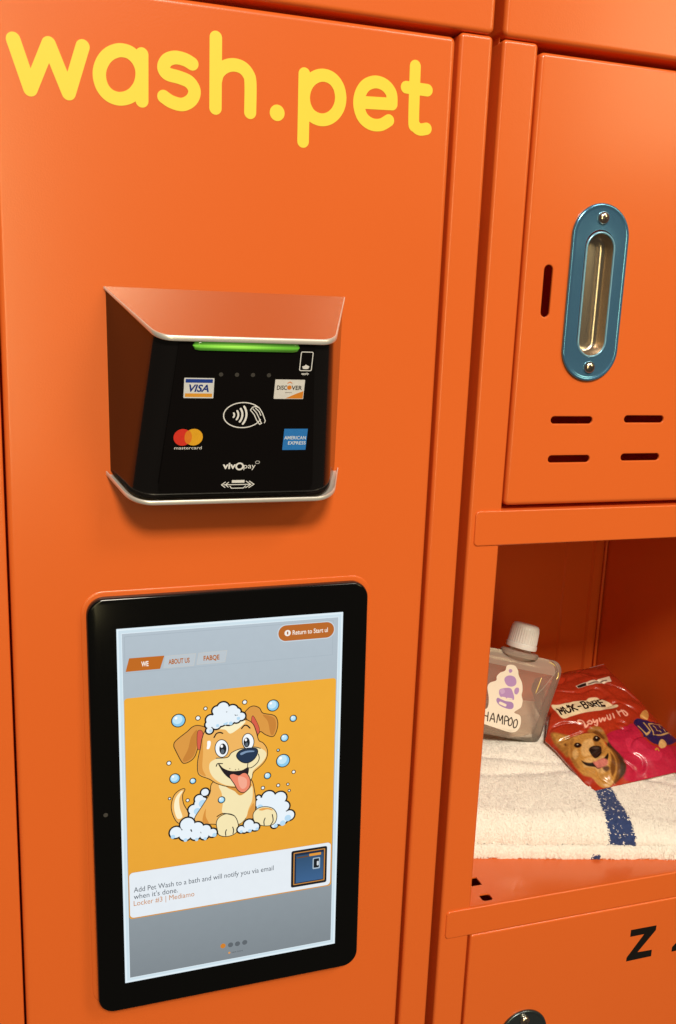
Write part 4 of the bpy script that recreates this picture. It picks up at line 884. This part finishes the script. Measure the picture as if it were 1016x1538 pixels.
def d_phone(p):
    o, i = rrect(31.0, 38.6, -18.2, -6.4, 1.0, 4), rrect(31.5, 38.1, -17.7, -6.9, .6, 4)
    p.region([o], 'e8e8e8', [i])
    p.region([[(32.6, -15.4), (34.0, -15.0), (34.6, -14.2), (35.4, -14.6), (37, -15.4), (36.4, -16.8), (34.8, -17.0), (33.2, -16.8)]], 'e8e8e8')
    p.text('apply', 32.6, -20.3, 37.2, 'e8e8e8', h=1.2, bold=.03)


for nm, fn in (('card_logo', d_visa), ('card_logo', d_disc), ('card_logo', d_mc), ('card_logo', d_amex), ('tap_symbol', d_tap), ('lettering', d_vivo), ('swipe_symbol', d_swipe), ('phone_symbol', d_phone)):
    decal(nm, fn)

# ================================================================== wall tablet
tablet = thing('wall_tablet', 'black wall tablet showing a cartoon puppy in a bubble bath', 'tablet', (122.5, 0, -482))
TA = math.radians(.6)
TC, TS = math.cos(TA), math.sin(TA)


def on_tab(x, z, y):
    """tablet face coordinates: x right, z up from the display's centre, y scene depth"""
    x, z = x * .99, z * .99
    yy = y + z * .02 if y < -2 else y          # the foot of the tablet stands a little further off the door
    return (122.25 + x * TC - z * TS, yy, -331.5 + z * TC + x * TS)


def tab_ring(hw, zt, zb, r, y):
    return [on_tab(x, z, y) for x, z in rrect(-hw, hw, zb, zt, r, 10)]


b = MB()
b.loft([tab_ring(*q) for q in ((94, 148.7, -149.9, 11, -.6), (94.6, 149.3, -150.5, 11.3, -3), (94.8, 149.5, -150.7, 11.5, -6.5), (94.6, 149.3, -150.5, 11.3, -7.9), (94.1, 148.8, -150.0, 10.9, -8.5))])
b.make('case', M['tabletedge'], tablet, smooth=50)
b = MB()
Lg = [tab_ring(*q) for q in ((94.1, 148.8, -150.0, 10.9, -8.5), (93.6, 148.3, -149.5, 10.5, -8.85), (92.8, 147.5, -148.7, 9.8, -9.0))]
b.loft(Lg)
b.add(Lg[-1], [tuple(range(len(Lg[-1])))])
glass = b.make('front_glass', M['glassblack'], tablet, smooth=40)
c = circle(-86.4, .3, 1.5, 20)
b = MB()
b.add([on_tab(x, z, -9.06) for x, z in c], [tuple(range(20))])
b.make('camera_lens', M['dotgrey'], tablet, smooth=0)
b = MB()
Lm = [tab_ring(*q) for q in ((98.0, 152.8, -153.8, 14, -.02), (97.8, 152.6, -153.6, 14, -.25), (97.4, 152.2, -153.2, 13.6, -.4), (96, 150.8, -151.9, 12.5, -.42), (93, 148, -149, 10, -.42))]
b.loft(Lm)
b.make('mounting_flange', M['orange'], tablet, smooth=50)


def on_screen(x, z, h):
    return on_tab(x, z, -9.02 - h)


HWs, HHs = 76.5, 129.
p = Print(on_screen, .01, .02)
p.region([rrect(-HWs, HWs, -HHs, HHs, .3, 2)], 'dcebf3')
p.region([rrect(-HWs + .5, HWs - .5, -HHs + .5, HHs - .5, .3, 2)], 'e4f1f8')
p.region([rrect(-75.2, 75.2, -127.6, 127.6, .3, 2)], 'cfe2ec')
p.region([rrect(-73.5, 73.5, -125.8, 125.8, .3, 2)], 'e2eff6')
p.quad([(-73.1, 125.4), (73.1, 125.4), (73.1, 0), (-73.1, 0)], 'b4c1cb', 'a4afb6')
p.quad([(-73.1, 0), (73.1, 0), (73.1, -125.4), (-73.1, -125.4)], 'a4afb6', '80898f')
p.region([rrect(-71.8, 69.6, 98.3, 123.6, .4, 2)], 'a9b6c0', [rrect(-71.4, 69.2, 98.7, 123.2, .3, 2)])
screen = p.make('screen', M['pixels'], tablet)
p = Print(on_screen, .01, .14)
(x0, z0), (x1, z1) = UI['btnL'][0], UI['btnR'][0]
bx0, bx1 = x0 - .2, x1 + .2
zc = (z0 + z1) / 2
p.region([rrect(bx0 - .7, bx1 + .7, zc - 6.3, zc + 6.3, 6.2, 8)], 'c9d6de')
p.region([rrect(bx0, bx1, zc - 5.6, zc + 5.6, 5.5, 8)], 'b9682a')
p.region([circle(UI['o'][0][0], zc, 2.2)], 'f4efe8')
p.region([rrect(UI['o'][0][0] - .5, UI['o'][0][0] + .5, zc - 1.1, zc + 1.1, .4, 3)], 'a85a20')
p.text('Return to Start ul', UI['ret'][0][0], zc - 1.5, UI['ret'][1][0], 'f6ece0', h=3.3, bold=.015)
p.make('return_button', M['pixels'], screen)
for key, fill, rim, t, tk, tc in (('tab1', 'c06a22', 'c06a22', 'WE', 'we', 'f8efe4'), ('tab2', 'bcc6cd', 'cbc8c0', 'ABOUT US', 'about', 'b4661f'), ('tab3', 'bcc6cd', 'cbc8c0', 'FABQE', 'fab', 'b4661f')):
    p = Print(on_screen, .01, .14)
    P = [tuple(q) for q in UI[key]]
    p.region([P] + stroke(P + [P[0]], .5, 4), rim)
    p.region([P], fill)
    zz = sum(q[1] for q in P) / 4
    p.text(t, UI[tk][0][0], zz - 1.7, UI[tk][1][0], tc, h=3.4, bold=.03)
    p.make('menu_tab', M['pixels'], screen)
p = Print(on_screen, .01, .14)
p.region([rrect(-72.7, 72.5, -80, 81.2, 2.2, 6)], 'efad39')
p.quad([(-72.7, 60), (72.5, 60), (72.5, -46), (-72.7, -46)], 'efad39', 'e9a537')
back_card = p.make('picture_card', M['pixels'], screen)
p = Print(on_screen, .006, .20)
p.art(DOG)
p.make('puppy_picture', M['pixels'], screen)
p = Print(on_screen, .01, .20)
p.region([rrect(-72.6, 72.3, -80.0, -44.6, 3, 6)], 'd79643')
p.region([rrect(-72.1, 71.6, -79.2, -45.0, 2.8, 6)], 'e6edf3')
for key, t, col in (('l1', 'Add Pet Wash to a bath and will notify you via email', '4a525b'), ('l2', "when it's done.", '4a525b'), ('l3', 'Locker #3 | Mediamo', 'c98646')):
    (a, z0), (c_, z1) = UI[key]
    p.text(t, a, (z0 + z1) / 2, c_, col, h=4.0)
p.make('message_card', M['pixels'], screen)
p = Print(on_screen, .01, .50)
T = UI['thumb']
tx0, tx1, tz0, tz1 = (T[0][0] + T[3][0]) / 2, (T[1][0] + T[2][0]) / 2, (T[2][1] + T[3][1]) / 2, (T[0][1] + T[1][1]) / 2
p.region([rrect(tx0, tx1, tz0, tz1, 1.4, 4)], '1c1a20')
p.region([rrect(tx0 + 1.7, tx1 - 1.5, tz0 + 1.8, tz1 - 1.7, .5, 3)], 'c98a3c')
p.region([rrect(tx0 + 2.4, tx1 - 2.3, tz0 + 2.5, tz1 - 2.4, .3, 3)], '1d2c45')
p.quad([(tx0 + 3.6, tz1 - 4.2), (tx1 - 2.8, tz1 - 4.2), (tx1 - 2.8, tz0 + 3.2), (tx0 + 3.6, tz0 + 3.2)], '31506f', '3d638f')
p.region([rrect(tx1 - 13.5, tx1 - 4.6, tz1 - 6.2, tz1 - 4.2, .3, 2)], 'e29a3a')
p.region([rrect(tx0 + 4.2, tx1 - 14, tz1 - 6.4, tz1 - 5.4, .3, 2)], '6b4a2c')
p.region([rrect(tx1 - 10.8, tx1 - 5.2, tz1 - 17, tz1 - 8, .8, 3)], 'a9bccb')
p.region([rrect(tx1 - 10.0, tx1 - 6.0, tz1 - 16, tz1 - 8.8, .5, 3)], '181c22')
p.region([rrect(tx1 - 7.6, tx1 - 6.2, tz1 - 14.4, tz1 - 11, .4, 3)], 'd6dde2')
p.make('thumbnail', M['pixels'], screen)
for i, (x, z) in enumerate(UI['dots']):
    p = Print(on_screen, .01, .14)
    p.region([circle(x, z, 1.9)], 'd0812c' if i == 0 else '5f666c')
    p.make('page_dot', M['pixels'], screen)
p = Print(on_screen, .01, .14)
p.text('view more', UI['tiny'][0][0], UI['tiny'][0][1], UI['tiny'][1][0], '4c5258', h=1.3)
p.region([circle(UI['tiny'][0][0] - 1.6, UI['tiny'][0][1] + .6, .8)], 'e29a4a')
p.make('caption', M['pixels'], screen)

# ================================================================== folded towel
T0 = Vector((351, 63, SZ))
E1, E2 = Vector((.9659, -.2588, 0)), Vector((.2588, .9659, 0))
towel = thing('folded_towel', 'folded cream terry towel with a navy stripe on the shelf', 'towel', (455, 130, SZ))


def wob(s, d, k=0):
    return (2.0 * noise.noise((s * .018, d * .024, 3 + k)) + .5 * noise.noise((s * .06, d * .07, 9 + k)) + .15 * noise.noise((s * .2, d * .2, 5 + k))
            - 2.0 * math.exp(-((d - 62 - .10 * s + 5 * noise.noise((s * .03, 0, 1))) / 5.) ** 2) - 1.4 * math.exp(-((d - 88 + .08 * s) / 4.) ** 2))


def front_wave(s, k):
    return 1.3 * noise.noise((s * .03, 7 + k, 0)) + .8 * noise.noise((s * .11, 2 + k, 0))


SMIN, SMAX, DMAX = -34., 214., 176.


def end_fall(s):
    a = min((s - SMIN) / 10, (SMAX - s) / 10, 1)
    return math.sqrt(max(0, 1 - (1 - max(a, 0)) ** 2))


def towel_point(layer, s, q):
    """q: 0 lower edge of the front roll .. 1 start of the flat top, above 1 further back in mm"""
    if layer == 0:
        d0, zb, R, top = -1.4, .4, 5., 10.2
    else:
        d0, zb, R, top = 3.2, 11.0, 18., None
    d0 += front_wave(s, layer * 5)
    if q <= 1:
        d = d0 + R * (1 - math.cos(q * math.pi / 2))
        e = math.sin(q * math.pi / 2)
    else:
        d = d0 + R + (q - 1) * 1.0
        e = 1.
    H = top if top else 28.5 + .25 * d - .13 * max(0, s - 100)
    f = end_fall(s) if layer else 1
    z = zb + (H - zb) * e * f + (wob(s, d) * e * f if layer else .8 * noise.noise((s * .1, 4, 1)))
    p = T0 + E1 * s + E2 * d
    return Vector((p.x, p.y, SZ + max(z, .3)))


def towel_grid(layer, s0, s1, ds, dmax, qn):
    ss = np.arange(s0, s1 + ds * .5, ds)
    qs = list(np.linspace(0, 1, qn)) + list(1 + np.arange(ds, dmax, ds))
    V = [towel_point(layer, s, q) for s in ss for q in qs]
    n = len(qs)
    F = [(i * n + j, (i + 1) * n + j, (i + 1) * n + j + 1, i * n + j + 1) for i in range(len(ss) - 1) for j in range(n - 1)]
    return V, F, n, ss, qs


def in_stripe(s, d):
    c = 122 - .10 * (d - 0) + 1.2 * noise.noise((0, d * .12, 3))
    c = 128.5 - .085 * d
    w = 12.4 - .06 * min(d, 60)
    return abs(s - c + .9 * noise.noise((s * .5, d * .5, 2))) < w


top_V, top_F, nq, SS, QS = towel_grid(1, SMIN, SMAX, 1.5, 150, 16)
low_V, low_F, nq0, SS0, QS0 = towel_grid(0, SMIN - 2, SMAX + 2, 2.0, 30, 10)


def closed_sheet(V, F, n, rows):
    """close the sheet with a skirt down to the shelf at the back and the two ends"""
    V = list(V)
    F = list(F)
    rim = [i * n for i in range(rows)] + [(rows - 1) * n + j for j in range(1, n)] + [i * n + n - 1 for i in range(rows - 2, -1, -1)] + [j for j in range(n - 2, 0, -1)]
    k = len(V)
    V += [Vector((V[i].x, V[i].y, SZ + .25)) for i in rim]
    m_ = len(rim)
    F += [(rim[i], rim[(i + 1) % m_], k + (i + 1) % m_, k + i) for i in range(m_)]
    return V, F


def qd(q, s, layer):
    R = 18. if layer else 5.
    return (R * (1 - math.cos(q * math.pi / 2)) if q <= 1 else R + (q - 1)) + (3.4 if layer else 0)


stripe_f = [(top_V and f) for f in top_F if in_stripe(SS[f[0] // nq] + .75, qd(QS[f[0] % nq], 0, 1))]
body_f = [f for f in top_F if not in_stripe(SS[f[0] // nq] + .75, qd(QS[f[0] % nq], 0, 1))]
tv, tf = closed_sheet(top_V, body_f, nq, len(SS))
build('upper_fold', tv, tf, M['towel'], towel, smooth=180, weld=False)
build('stripe', top_V, stripe_f, M['stripe'], towel, smooth=180, weld=False)
lv, lf = closed_sheet(low_V, low_F, nq0, len(SS0))
build('lower_fold', lv, lf, M['towel'], towel, smooth=180, weld=False)


def tufts(n, layer, smin, smax, qmax, want):
    V, F, NN = [], [], []
    tries = 0
    while len(F) < n * 2 and tries < n * 6:
        tries += 1
        s = random.uniform(smin, smax)
        q = random.random() * (qmax + 24)
        q = q / 24 if q < 24 else 1 + (q - 24)
        d = qd(q, s, layer)
        st_ = layer == 1 and in_stripe(s, d)
        white = st_ and noise.noise((s * .75, d * .5, 8)) > .40
        if layer == 0 and 101 < s < 108 and q < .22:
            st_, white = True, False
        kind = 'w' if (not st_ or white) else 'b'
        if kind != want:
            continue
        p = towel_point(layer, s, q)
        px = towel_point(layer, s + .6, q) - p
        pq = towel_point(layer, s, q + (.05 if q < 1 else .6)) - p
        nrm = px.cross(pq)
        if nrm.length == 0:
            continue
        nrm.normalize()
        ang = random.uniform(-math.pi, math.pi)
        t1 = (px.normalized() * math.cos(ang) + pq.normalized() * math.sin(ang))
        t2 = nrm.cross(t1).normalized()
        L = random.uniform(.9, 1.8) * (.75 if st_ else 1) * (1.25 if q < 1 else 1)
        w = random.uniform(.28, .5)
        k = len(V)
        a = p - nrm * .15
        m1 = p + nrm * (L * .48) + t1 * (L * .55)
        e = p + nrm * (L * .40) + t1 * (L * 1.15)
        V += [a - t2 * w, a + t2 * w, m1 + t2 * w, m1 - t2 * w, e + t2 * w * .6, e - t2 * w * .6]
        for q4 in ((k, k + 1, k + 2, k + 3), (k + 3, k + 2, k + 4, k + 5)):
            gn = (V[q4[1]] - V[q4[0]]).cross(V[q4[2]] - V[q4[0]])
            F.append(q4 if gn.dot(nrm) > 0 else tuple(reversed(q4)))
        bent = (nrm + t1 * .45).normalized()
        NN += [tuple(nrm)] * 2 + [tuple((nrm + t1 * .2).normalized())] * 2 + [tuple(bent)] * 2
    return V, F, NN


def pile(name, sets, m):
    V, F, NN = [], [], []
    for v_, f_, n_ in sets:
        k_ = len(V)
        V += v_
        F += [tuple(i + k_ for i in q) for q in f_]
        NN += n_
    o = build(name, V, F, m, towel, smooth=180, kind='stuff', weld=False)
    o.data.normals_split_custom_set_from_vertices(NN)      # loops lean with the cloth they stand on
    return o


pile('pile', [tufts(96000, 1, -20, 214, 125, 'w'), tufts(7000, 0, -32, 200, 6, 'w')], M['towel'])
pile('stripe_pile', [tufts(6500, 1, 100, 145, 60, 'b'), tufts(200, 0, 99, 110, 6, 'b')], M['stripe'])

# ================================================================== treat bag
bag = thing('treat_bag', 'red and pink foil treat bag with a golden dog portrait lying on the towel', 'treat bag', (530, 150, -425))
BP, BU, BV, BN = Vector((474.1, 77.7, -420)), Vector((0.992556, 0.121786, 0)), Vector((-0.114573, 0.933769, 0.339039)), Vector((0.04129, -0.336516, 0.940772))


def interp(x, P):
    for (a, c), (b_, d) in zip(P, P[1:]):
        if x <= b_:
            return c + (d - c) * max(0, (x - a) / (b_ - a))
    return P[-1][1]


BL = [(0, 1), (4, -1.5), (11, -4), (57, -7), (72, -10.5), (96, 8), (150, 24)]
BR = [(0, 124), (6, 128.5), (36, 130), (76, 125.5), (105, 122), (132, 123), (152, 127)]


def bag_h(u, v):
    a, c = min(max((u + 8) / 136, 0), 1), min(max(v / 150, 0), 1)
    return 15 * max(0, 1 - (2 * a - 1) ** 4) ** .8 * max(0, 1 - (2 * c ** 1.15 - 1) ** 4) ** .8


def bag_wrinkle(u, v):
    e = min(1, max(0, min(u + 6, 126 - u, v, 146 - v)) / 14 + .25)
    r = abs(noise.noise((u * .030 + 2, v * .045, 4.2)))
    w = 1.5 * noise.noise((u * .035, v * .05, 1.7)) - 1.6 * math.exp(-(r / .07) ** 2) + .55 * noise.noise((u * .11, v * .13, 6.1))
    w += 1.4 * noise.noise((u * .09, v * .03, 3.3)) * math.exp(-v / 22)
    w += 1.1 * noise.noise((u * .05 + v * .06, u * .02 - v * .02, 12.)) + .9 * math.exp(-((u - 108 + .25 * v) / 5.) ** 2) - 1.0 * math.exp(-((v - 122 - .08 * u) / 3.5) ** 2)
    return w * e * 1.15


def on_bag(u, v, h=0.):
    t = 144.8 + (u - 62) * .11
    p = BP + BU * u + BV * v + BN * (bag_h(u, v) + bag_wrinkle(u, v) + h)
    return (p.x, p.y, p.z)


NU, NV = 236, 250


def bag_uv(i, j):
    v = 150 * j / NV
    l, r = interp(v, BL), interp(v, BR)
    u = l + (r - l) * i / NU
    return u, v * (144.8 + (u - 62) * .11) / 150


def soft_mask(PX, PY, L, blur):
    """coverage of a polygon at many points, with a soft edge"""
    A = np.array(L)
    B_ = np.roll(A, -1, axis=0)
    d2 = np.full(PX.shape, 1e9)
    ins = np.zeros(PX.shape, bool)
    for (ax, ay), (bx, by) in zip(A, B_):
        ex, ey = bx - ax, by - ay
        tt = np.clip(((PX - ax) * ex + (PY - ay) * ey) / max(ex * ex + ey * ey, 1e-9), 0, 1)
        d2 = np.minimum(d2, (PX - ax - tt * ex) ** 2 + (PY - ay - tt * ey) ** 2)
        if ay != by:
            c_ = ((ay > PY) != (by > PY)) & (PX < ex * (PY - ay) / ey + ax)
            ins ^= c_
    d = np.sqrt(d2) * np.where(ins, 1, -1)
    return np.clip(d / (2 * blur) + .5, 0, 1)


UVS = np.array([bag_uv(i, j) for j in range(NV + 1) for i in range(NU + 1)])
PU_, PV_ = UVS[:, 0], UVS[:, 1]
ink = np.tile(np.array(lin('a8321a')[:3]), (len(UVS), 1))
blot = np.array([noise.noise((u * .05, v * .05, 2.2)) for u, v in UVS])
fur = np.array([noise.noise((u * .9 + v * .5, v * .35 - u * .2, 7.)) for u, v in UVS])
ink *= (1 + .15 * blot)[:, None]
for n_, (kind_, col_, pts_, w_, out_) in enumerate(BAG):
    soft = n_ >= BAG_DOG
    L_ = [catmull(pts_)] if kind_ == 'P' else [[tuple(q) for q in pts_]] if kind_ == 'p' else stroke(catmull(pts_, False, 4) if len(pts_) > 2 else [tuple(q) for q in pts_], w_, 5)
    blur_ = .9 if soft and col_ not in ('1a1410', '000000', '2a180c', 'e8dcc8') else .45 if soft else .3
    a_ = np.zeros(len(UVS))
    for P_ in L_:
        lo, hi = np.min(P_, axis=0) - 2, np.max(P_, axis=0) + 2
        sel = (PU_ > lo[0]) & (PU_ < hi[0]) & (PV_ > lo[1]) & (PV_ < hi[1])
        a_[sel] = np.maximum(a_[sel], soft_mask(PU_[sel], PV_[sel], P_, blur_))
    c_ = np.array(lin(col_)[:3])[None, :] * ((1 + .22 * fur) if soft else np.ones(len(UVS)))[:, None]
    ink = ink * (1 - a_[:, None]) + c_ * a_[:, None]
front, backv = [], []
for (u, v), idx in zip(UVS, range(len(UVS))):
    i, j = idx % (NU + 1), idx // (NU + 1)
    e = 1 if 0 < i < NU and 0 < j < NV else 0
    front.append(on_bag(u, v, 0) if e else tuple(BP + BU * u + BV * v + BN * .25))
    backv.append(tuple(BP + BU * u + BV * v - BN * (.25 + 1.1 * e * (.4 * bag_h(u, v) + .02 * v))))
n = NU + 1
F = [(j * n + i, j * n + i + 1, (j + 1) * n + i + 1, (j + 1) * n + i) for j in range(NV) for i in range(NU)]
INK = [tuple(c_) + (1.,) for c_ in np.clip(ink, 0, 1).tolist()]
build('printed_front', front, F, M['bagprint'], bag, smooth=180, cols=[tuple(INK[i] for i in f) for f in F])
b = MB()
b.add(backv, [tuple(reversed(f)) for f in F])
rim = [i for i in range(n)] + [j * n + NU for j in range(1, NV + 1)] + [NV * n + i for i in range(NU - 1, -1, -1)] + [j * n for j in range(NV - 1, 0, -1)]
k = len(b.v)
b.v += [front[i] for i in rim]
b.f += [(rim[i], rim[(i + 1) % len(rim)], k + (i + 1) % len(rim), k + i) for i in range(len(rim))]
b.make('foil_back', M['bag'], bag, smooth=70)
# heat seal along the top edge
b = MB()
for i in range(NU):
    for_ = [bag_uv(i, NV), bag_uv(i + 1, NV)]
    q = [tuple(BP + BU * u + BV * (v + dv) + BN * dn) for u, v in for_ for dv, dn in ((-.1, .6), (.8, .1), (-.1, -.6))]
    b.add(q, [(0, 3, 4, 1), (1, 4, 5, 2)])
b.make('top_seal', M['edgewhite'], bag, smooth=40)
p = Print(on_bag, .002, .22, grid=1.0)
(x0, y0), (x1, y1) = BAGT
GL = {'M': [[(0, 0), (0, 1), (.5, .35), (1, 1), (1, 0)]], 'U': [[(0, 1), (0, .25), (.3, 0), (.7, 0), (1, .25), (1, 1)]], 'K': [[(0, 0), (0, 1)], [(.95, 1), (.08, .45), (1, 0)]],
      '-': [[(.15, .45), (.85, .45)]], 'B': [[(0, 0), (0, 1), (.7, 1), (.9, .78), (.65, .54), (0, .54)], [(.65, .54), (1, .3), (.75, 0), (0, 0)]],
      'O': [[(.5, 1), (.05, .75), (.05, .25), (.5, 0), (.95, .25), (.95, .75), (.5, 1)]], 'R': [[(0, 0), (0, 1), (.7, 1), (.95, .75), (.65, .5), (0, .5)], [(.5, .5), (1, 0)]],
      'E': [[(.95, 1), (0, 1), (0, 0), (1, 0)], [(0, .52), (.8, .52)]]}
Lw = math.hypot(x1 - x0, y1 - y0)
cx_, sx_ = (x1 - x0) / Lw, (y1 - y0) / Lw
adv, hh_ = Lw / 8, Lw * .155
for q, ch in enumerate('MUK-BORE'):
    polys = []
    for S in GL[ch]:
        P = []
        for gx, gy in S:
            lx, ly = q * adv + (gx * .70 + .12 * gy) * adv, gy * hh_ * (1 + .04 * math.sin(q * 1.7))
            P.append((x0 + lx * cx_ - ly * sx_, y0 + lx * sx_ + ly * cx_))
        polys += stroke(P, Lw * .031, 5)
    p.region(polys, '17110e')
p.make('lettering', M['bagprint'], bag)

# ================================================================== shampoo pouch
pouch = thing('shampoo_pouch', 'clear plastic shampoo pouch with white screw cap and purple paw sticker', 'pouch', (432, 148, -404))
PQ, PX, PZ, PN = Vector((440, 150, -400)), Vector((0.965926, -0.03624, -0.256269)), Vector((0.258819, 0.13525, 0.95641)), Vector((0, -0.990149, 0.140021))
PCX = -27.4


def pt(x, z, h=0.):
    p = PQ + PX * x + PZ * z + PN * h
    return (p.x, p.y, p.z)


def half_w(z):
    """half width of the pouch at height z"""
    w = 42.5 + 7.2 * min(z / 66, 1)
    if z > 69:
        q = (z - 69) / 11.5
        w = 49.7 - 12 * (1 - math.sqrt(max(0, 1 - q * q)))
    if z < 3:
        w -= 3 * (1 - math.sqrt(max(0, 1 - (1 - z / 3) ** 2)))
    return w


def pouch_h(x, z):
    a = (x - PCX) / 50
    t = max(0, 1 - abs(a) ** 3.2)
    g = 9.5 * (1 - .62 * max(0, min(1, z / 80)) ** 1.6)
    if z > 72:
        g *= max(0, 1 - (z - 72) / 8.5) * .8 + .2
    if z < 8:
        g *= .55 + .45 * z / 8
    return .5 + g * t ** .6 + .35 * noise.noise((x * .07, z * .07, 2)) * t


zs = [0, .6, 1.4, 3] + list(np.linspace(5, 69, 26)) + [72, 75, 77, 78.6, 79.7, 80.4]
NX = 34


def sheet(sg):
    V = [pt(PCX + half_w(z) * (2 * i / NX - 1), z, sg * (pouch_h(PCX + half_w(z) * (2 * i / NX - 1), z) if 0 < i < NX else .3)) for z in zs for i in range(NX + 1)]
    F = [(j * (NX + 1) + i, j * (NX + 1) + i + 1, (j + 1) * (NX + 1) + i + 1, (j + 1) * (NX + 1) + i) for j in range(len(zs) - 1) for i in range(NX)]
    return V, F


for sg, nm in ((1, 'front_film'), (-1, 'back_film')):
    V, F = sheet(sg)
    build(nm, V, F, M['film_clear'], pouch, smooth=180)
# welded seam around the pouch and frosted band under the neck
out = [(PCX + half_w(z), z) for z in zs] + [(PCX - half_w(z), z) for z in reversed(zs)]
b = MB()
n_ = len(zs)
rt = [(PCX + half_w(z), z) for z in zs]
loops = [[pt(x, z, .75) for x, z in rt], [pt(x + .5, z, .0) for x, z in rt], [pt(x, z, -.75) for x, z in rt], [pt(x - 5.5, z, -1.5 - .2 * pouch_h(x - 5.5, z)) for x, z in rt], [pt(x - 5.5, z, 1.1 * pouch_h(x - 5.5, z)) for x, z in rt], [pt(x, z, .75) for x, z in rt]]
b.loft(loops, closed=False)
b.make('side_seam', M['film_frost'], pouch, smooth=40)
b = MB()
lt = [(PCX - half_w(z), z) for z in zs]
loops = [[pt(x, z, .75) for x, z in lt], [pt(x - .5, z, .0) for x, z in lt], [pt(x, z, -.75) for x, z in lt], [pt(x + 2.4, z, -.7) for x, z in lt], [pt(x + 2.4, z, .7) for x, z in lt], [pt(x, z, .75) for x, z in lt]]
b.loft(loops, closed=False)
b.make('side_seam', M['film_frost'], pouch, smooth=40)
b = MB()
NB = 30
row = lambda z, sg, o=.25: [pt(PCX + (half_w(z) - 9) * (2 * i / NB - 1), z, sg * (pouch_h(PCX + (half_w(z) - 9) * (2 * i / NB - 1), z) + o)) for i in range(NB + 1)]
b.loft([row(z, 1) for z in np.linspace(66.5, 80.6, 8)], closed=False)
b.make('seal_band', M['film_frost'], pouch, smooth=60)
# spout collar, neck, cap
def turned(prof_, ax, az, n=36, squash=1.):
    L = []
    for r, z in prof_:
        L.append([pt(ax + r * math.cos(t), z, r * squash * math.sin(t)) for t in np.linspace(0, 2 * math.pi, n + 1)[:-1]])
    return L


AX = PCX - .3
b = MB(); b.loft(turned([(19, 78), (20, 79.5), (20, 82), (18.5, 83.2), (12, 83.6), (11.3, 84.4), (11.3, 89)], AX, 0, 40, .62)); b.make('spout', M['film_frost'], pouch, smooth=40)
b = MB()
L = turned([(13.0, 86.0), (14.6, 86.1), (14.9, 87.4), (14.7, 90.2), (14.0, 90.6), (13.9, 91.2), (13.4, 91.4)], AX, 0, 72)
b.loft(L); b.make('tamper_ring', M['cap'], pouch, smooth=40)
b = MB()
L = []
for r, z in ((13.2, 91.2), (13.9, 91.5), (13.7, 97), (13.3, 104), (12.8, 107.2), (11.6, 108.9), (9.5, 109.5), (.2, 109.7)):
    L.append([pt(AX + (r + (.22 * math.cos(36 * t) if 95 < z < 106 or z == 91.5 else 0)) * math.cos(t), z, (r + (.22 * math.cos(36 * t) if 91.4 < z < 106 else 0)) * math.sin(t)) for t in np.linspace(0, 2 * math.pi, 217)[:-1]])
b.loft(L); b.make('screw_cap', M['cap'], pouch, smooth=40)
# sticker
p = Print(lambda x, z, h: pt(x, z, pouch_h(x, z) + h), .02, .25, grid=3)
p.art(STICK)
p.make('sticker', M['sticker'], pouch)
# folds in the film; the yellow ones are highlights put in as colour
def fold(P, r, m, nm):
    b = MB()
    Q = catmull(P, False, 8)
    L = []
    for i, (x, z) in enumerate(Q):
        a, c = Q[max(i - 1, 0)], Q[min(i + 1, len(Q) - 1)]
        tx, tz = c[0] - a[0], c[1] - a[1]
        l_ = math.hypot(tx, tz) or 1
        nx, nz = -tz / l_, tx / l_
        k_ = r * (1 - .7 * abs(2 * i / (len(Q) - 1) - 1) ** 3)
        L.append([pt(x + nx * k_ * math.cos(t), z + nz * k_ * math.cos(t), pouch_h(x, z) + .1 + .7 * k_ * math.sin(t)) for t in np.linspace(0, math.pi, 7)])
    b.loft(L, closed=False)
    b.make(nm, m, pouch, smooth=80)


fold([(15.5, 72), (9, 62), (3, 53), (-3.5, 46)], .55, M['film_frost'], 'film_crease')
fold([(-1.0, 62.5), (-2.6, 55), (-4.4, 47)], .55, M['crease_glint'], 'film_crease')
fold([(5, 78.2), (9.5, 77.4), (13, 75.6)], .5, M['crease_glint'], 'film_crease')
fold([(17.6, 70.5), (18.2, 66.5), (16.8, 63.4)], .7, M['crease_glint'], 'film_crease')
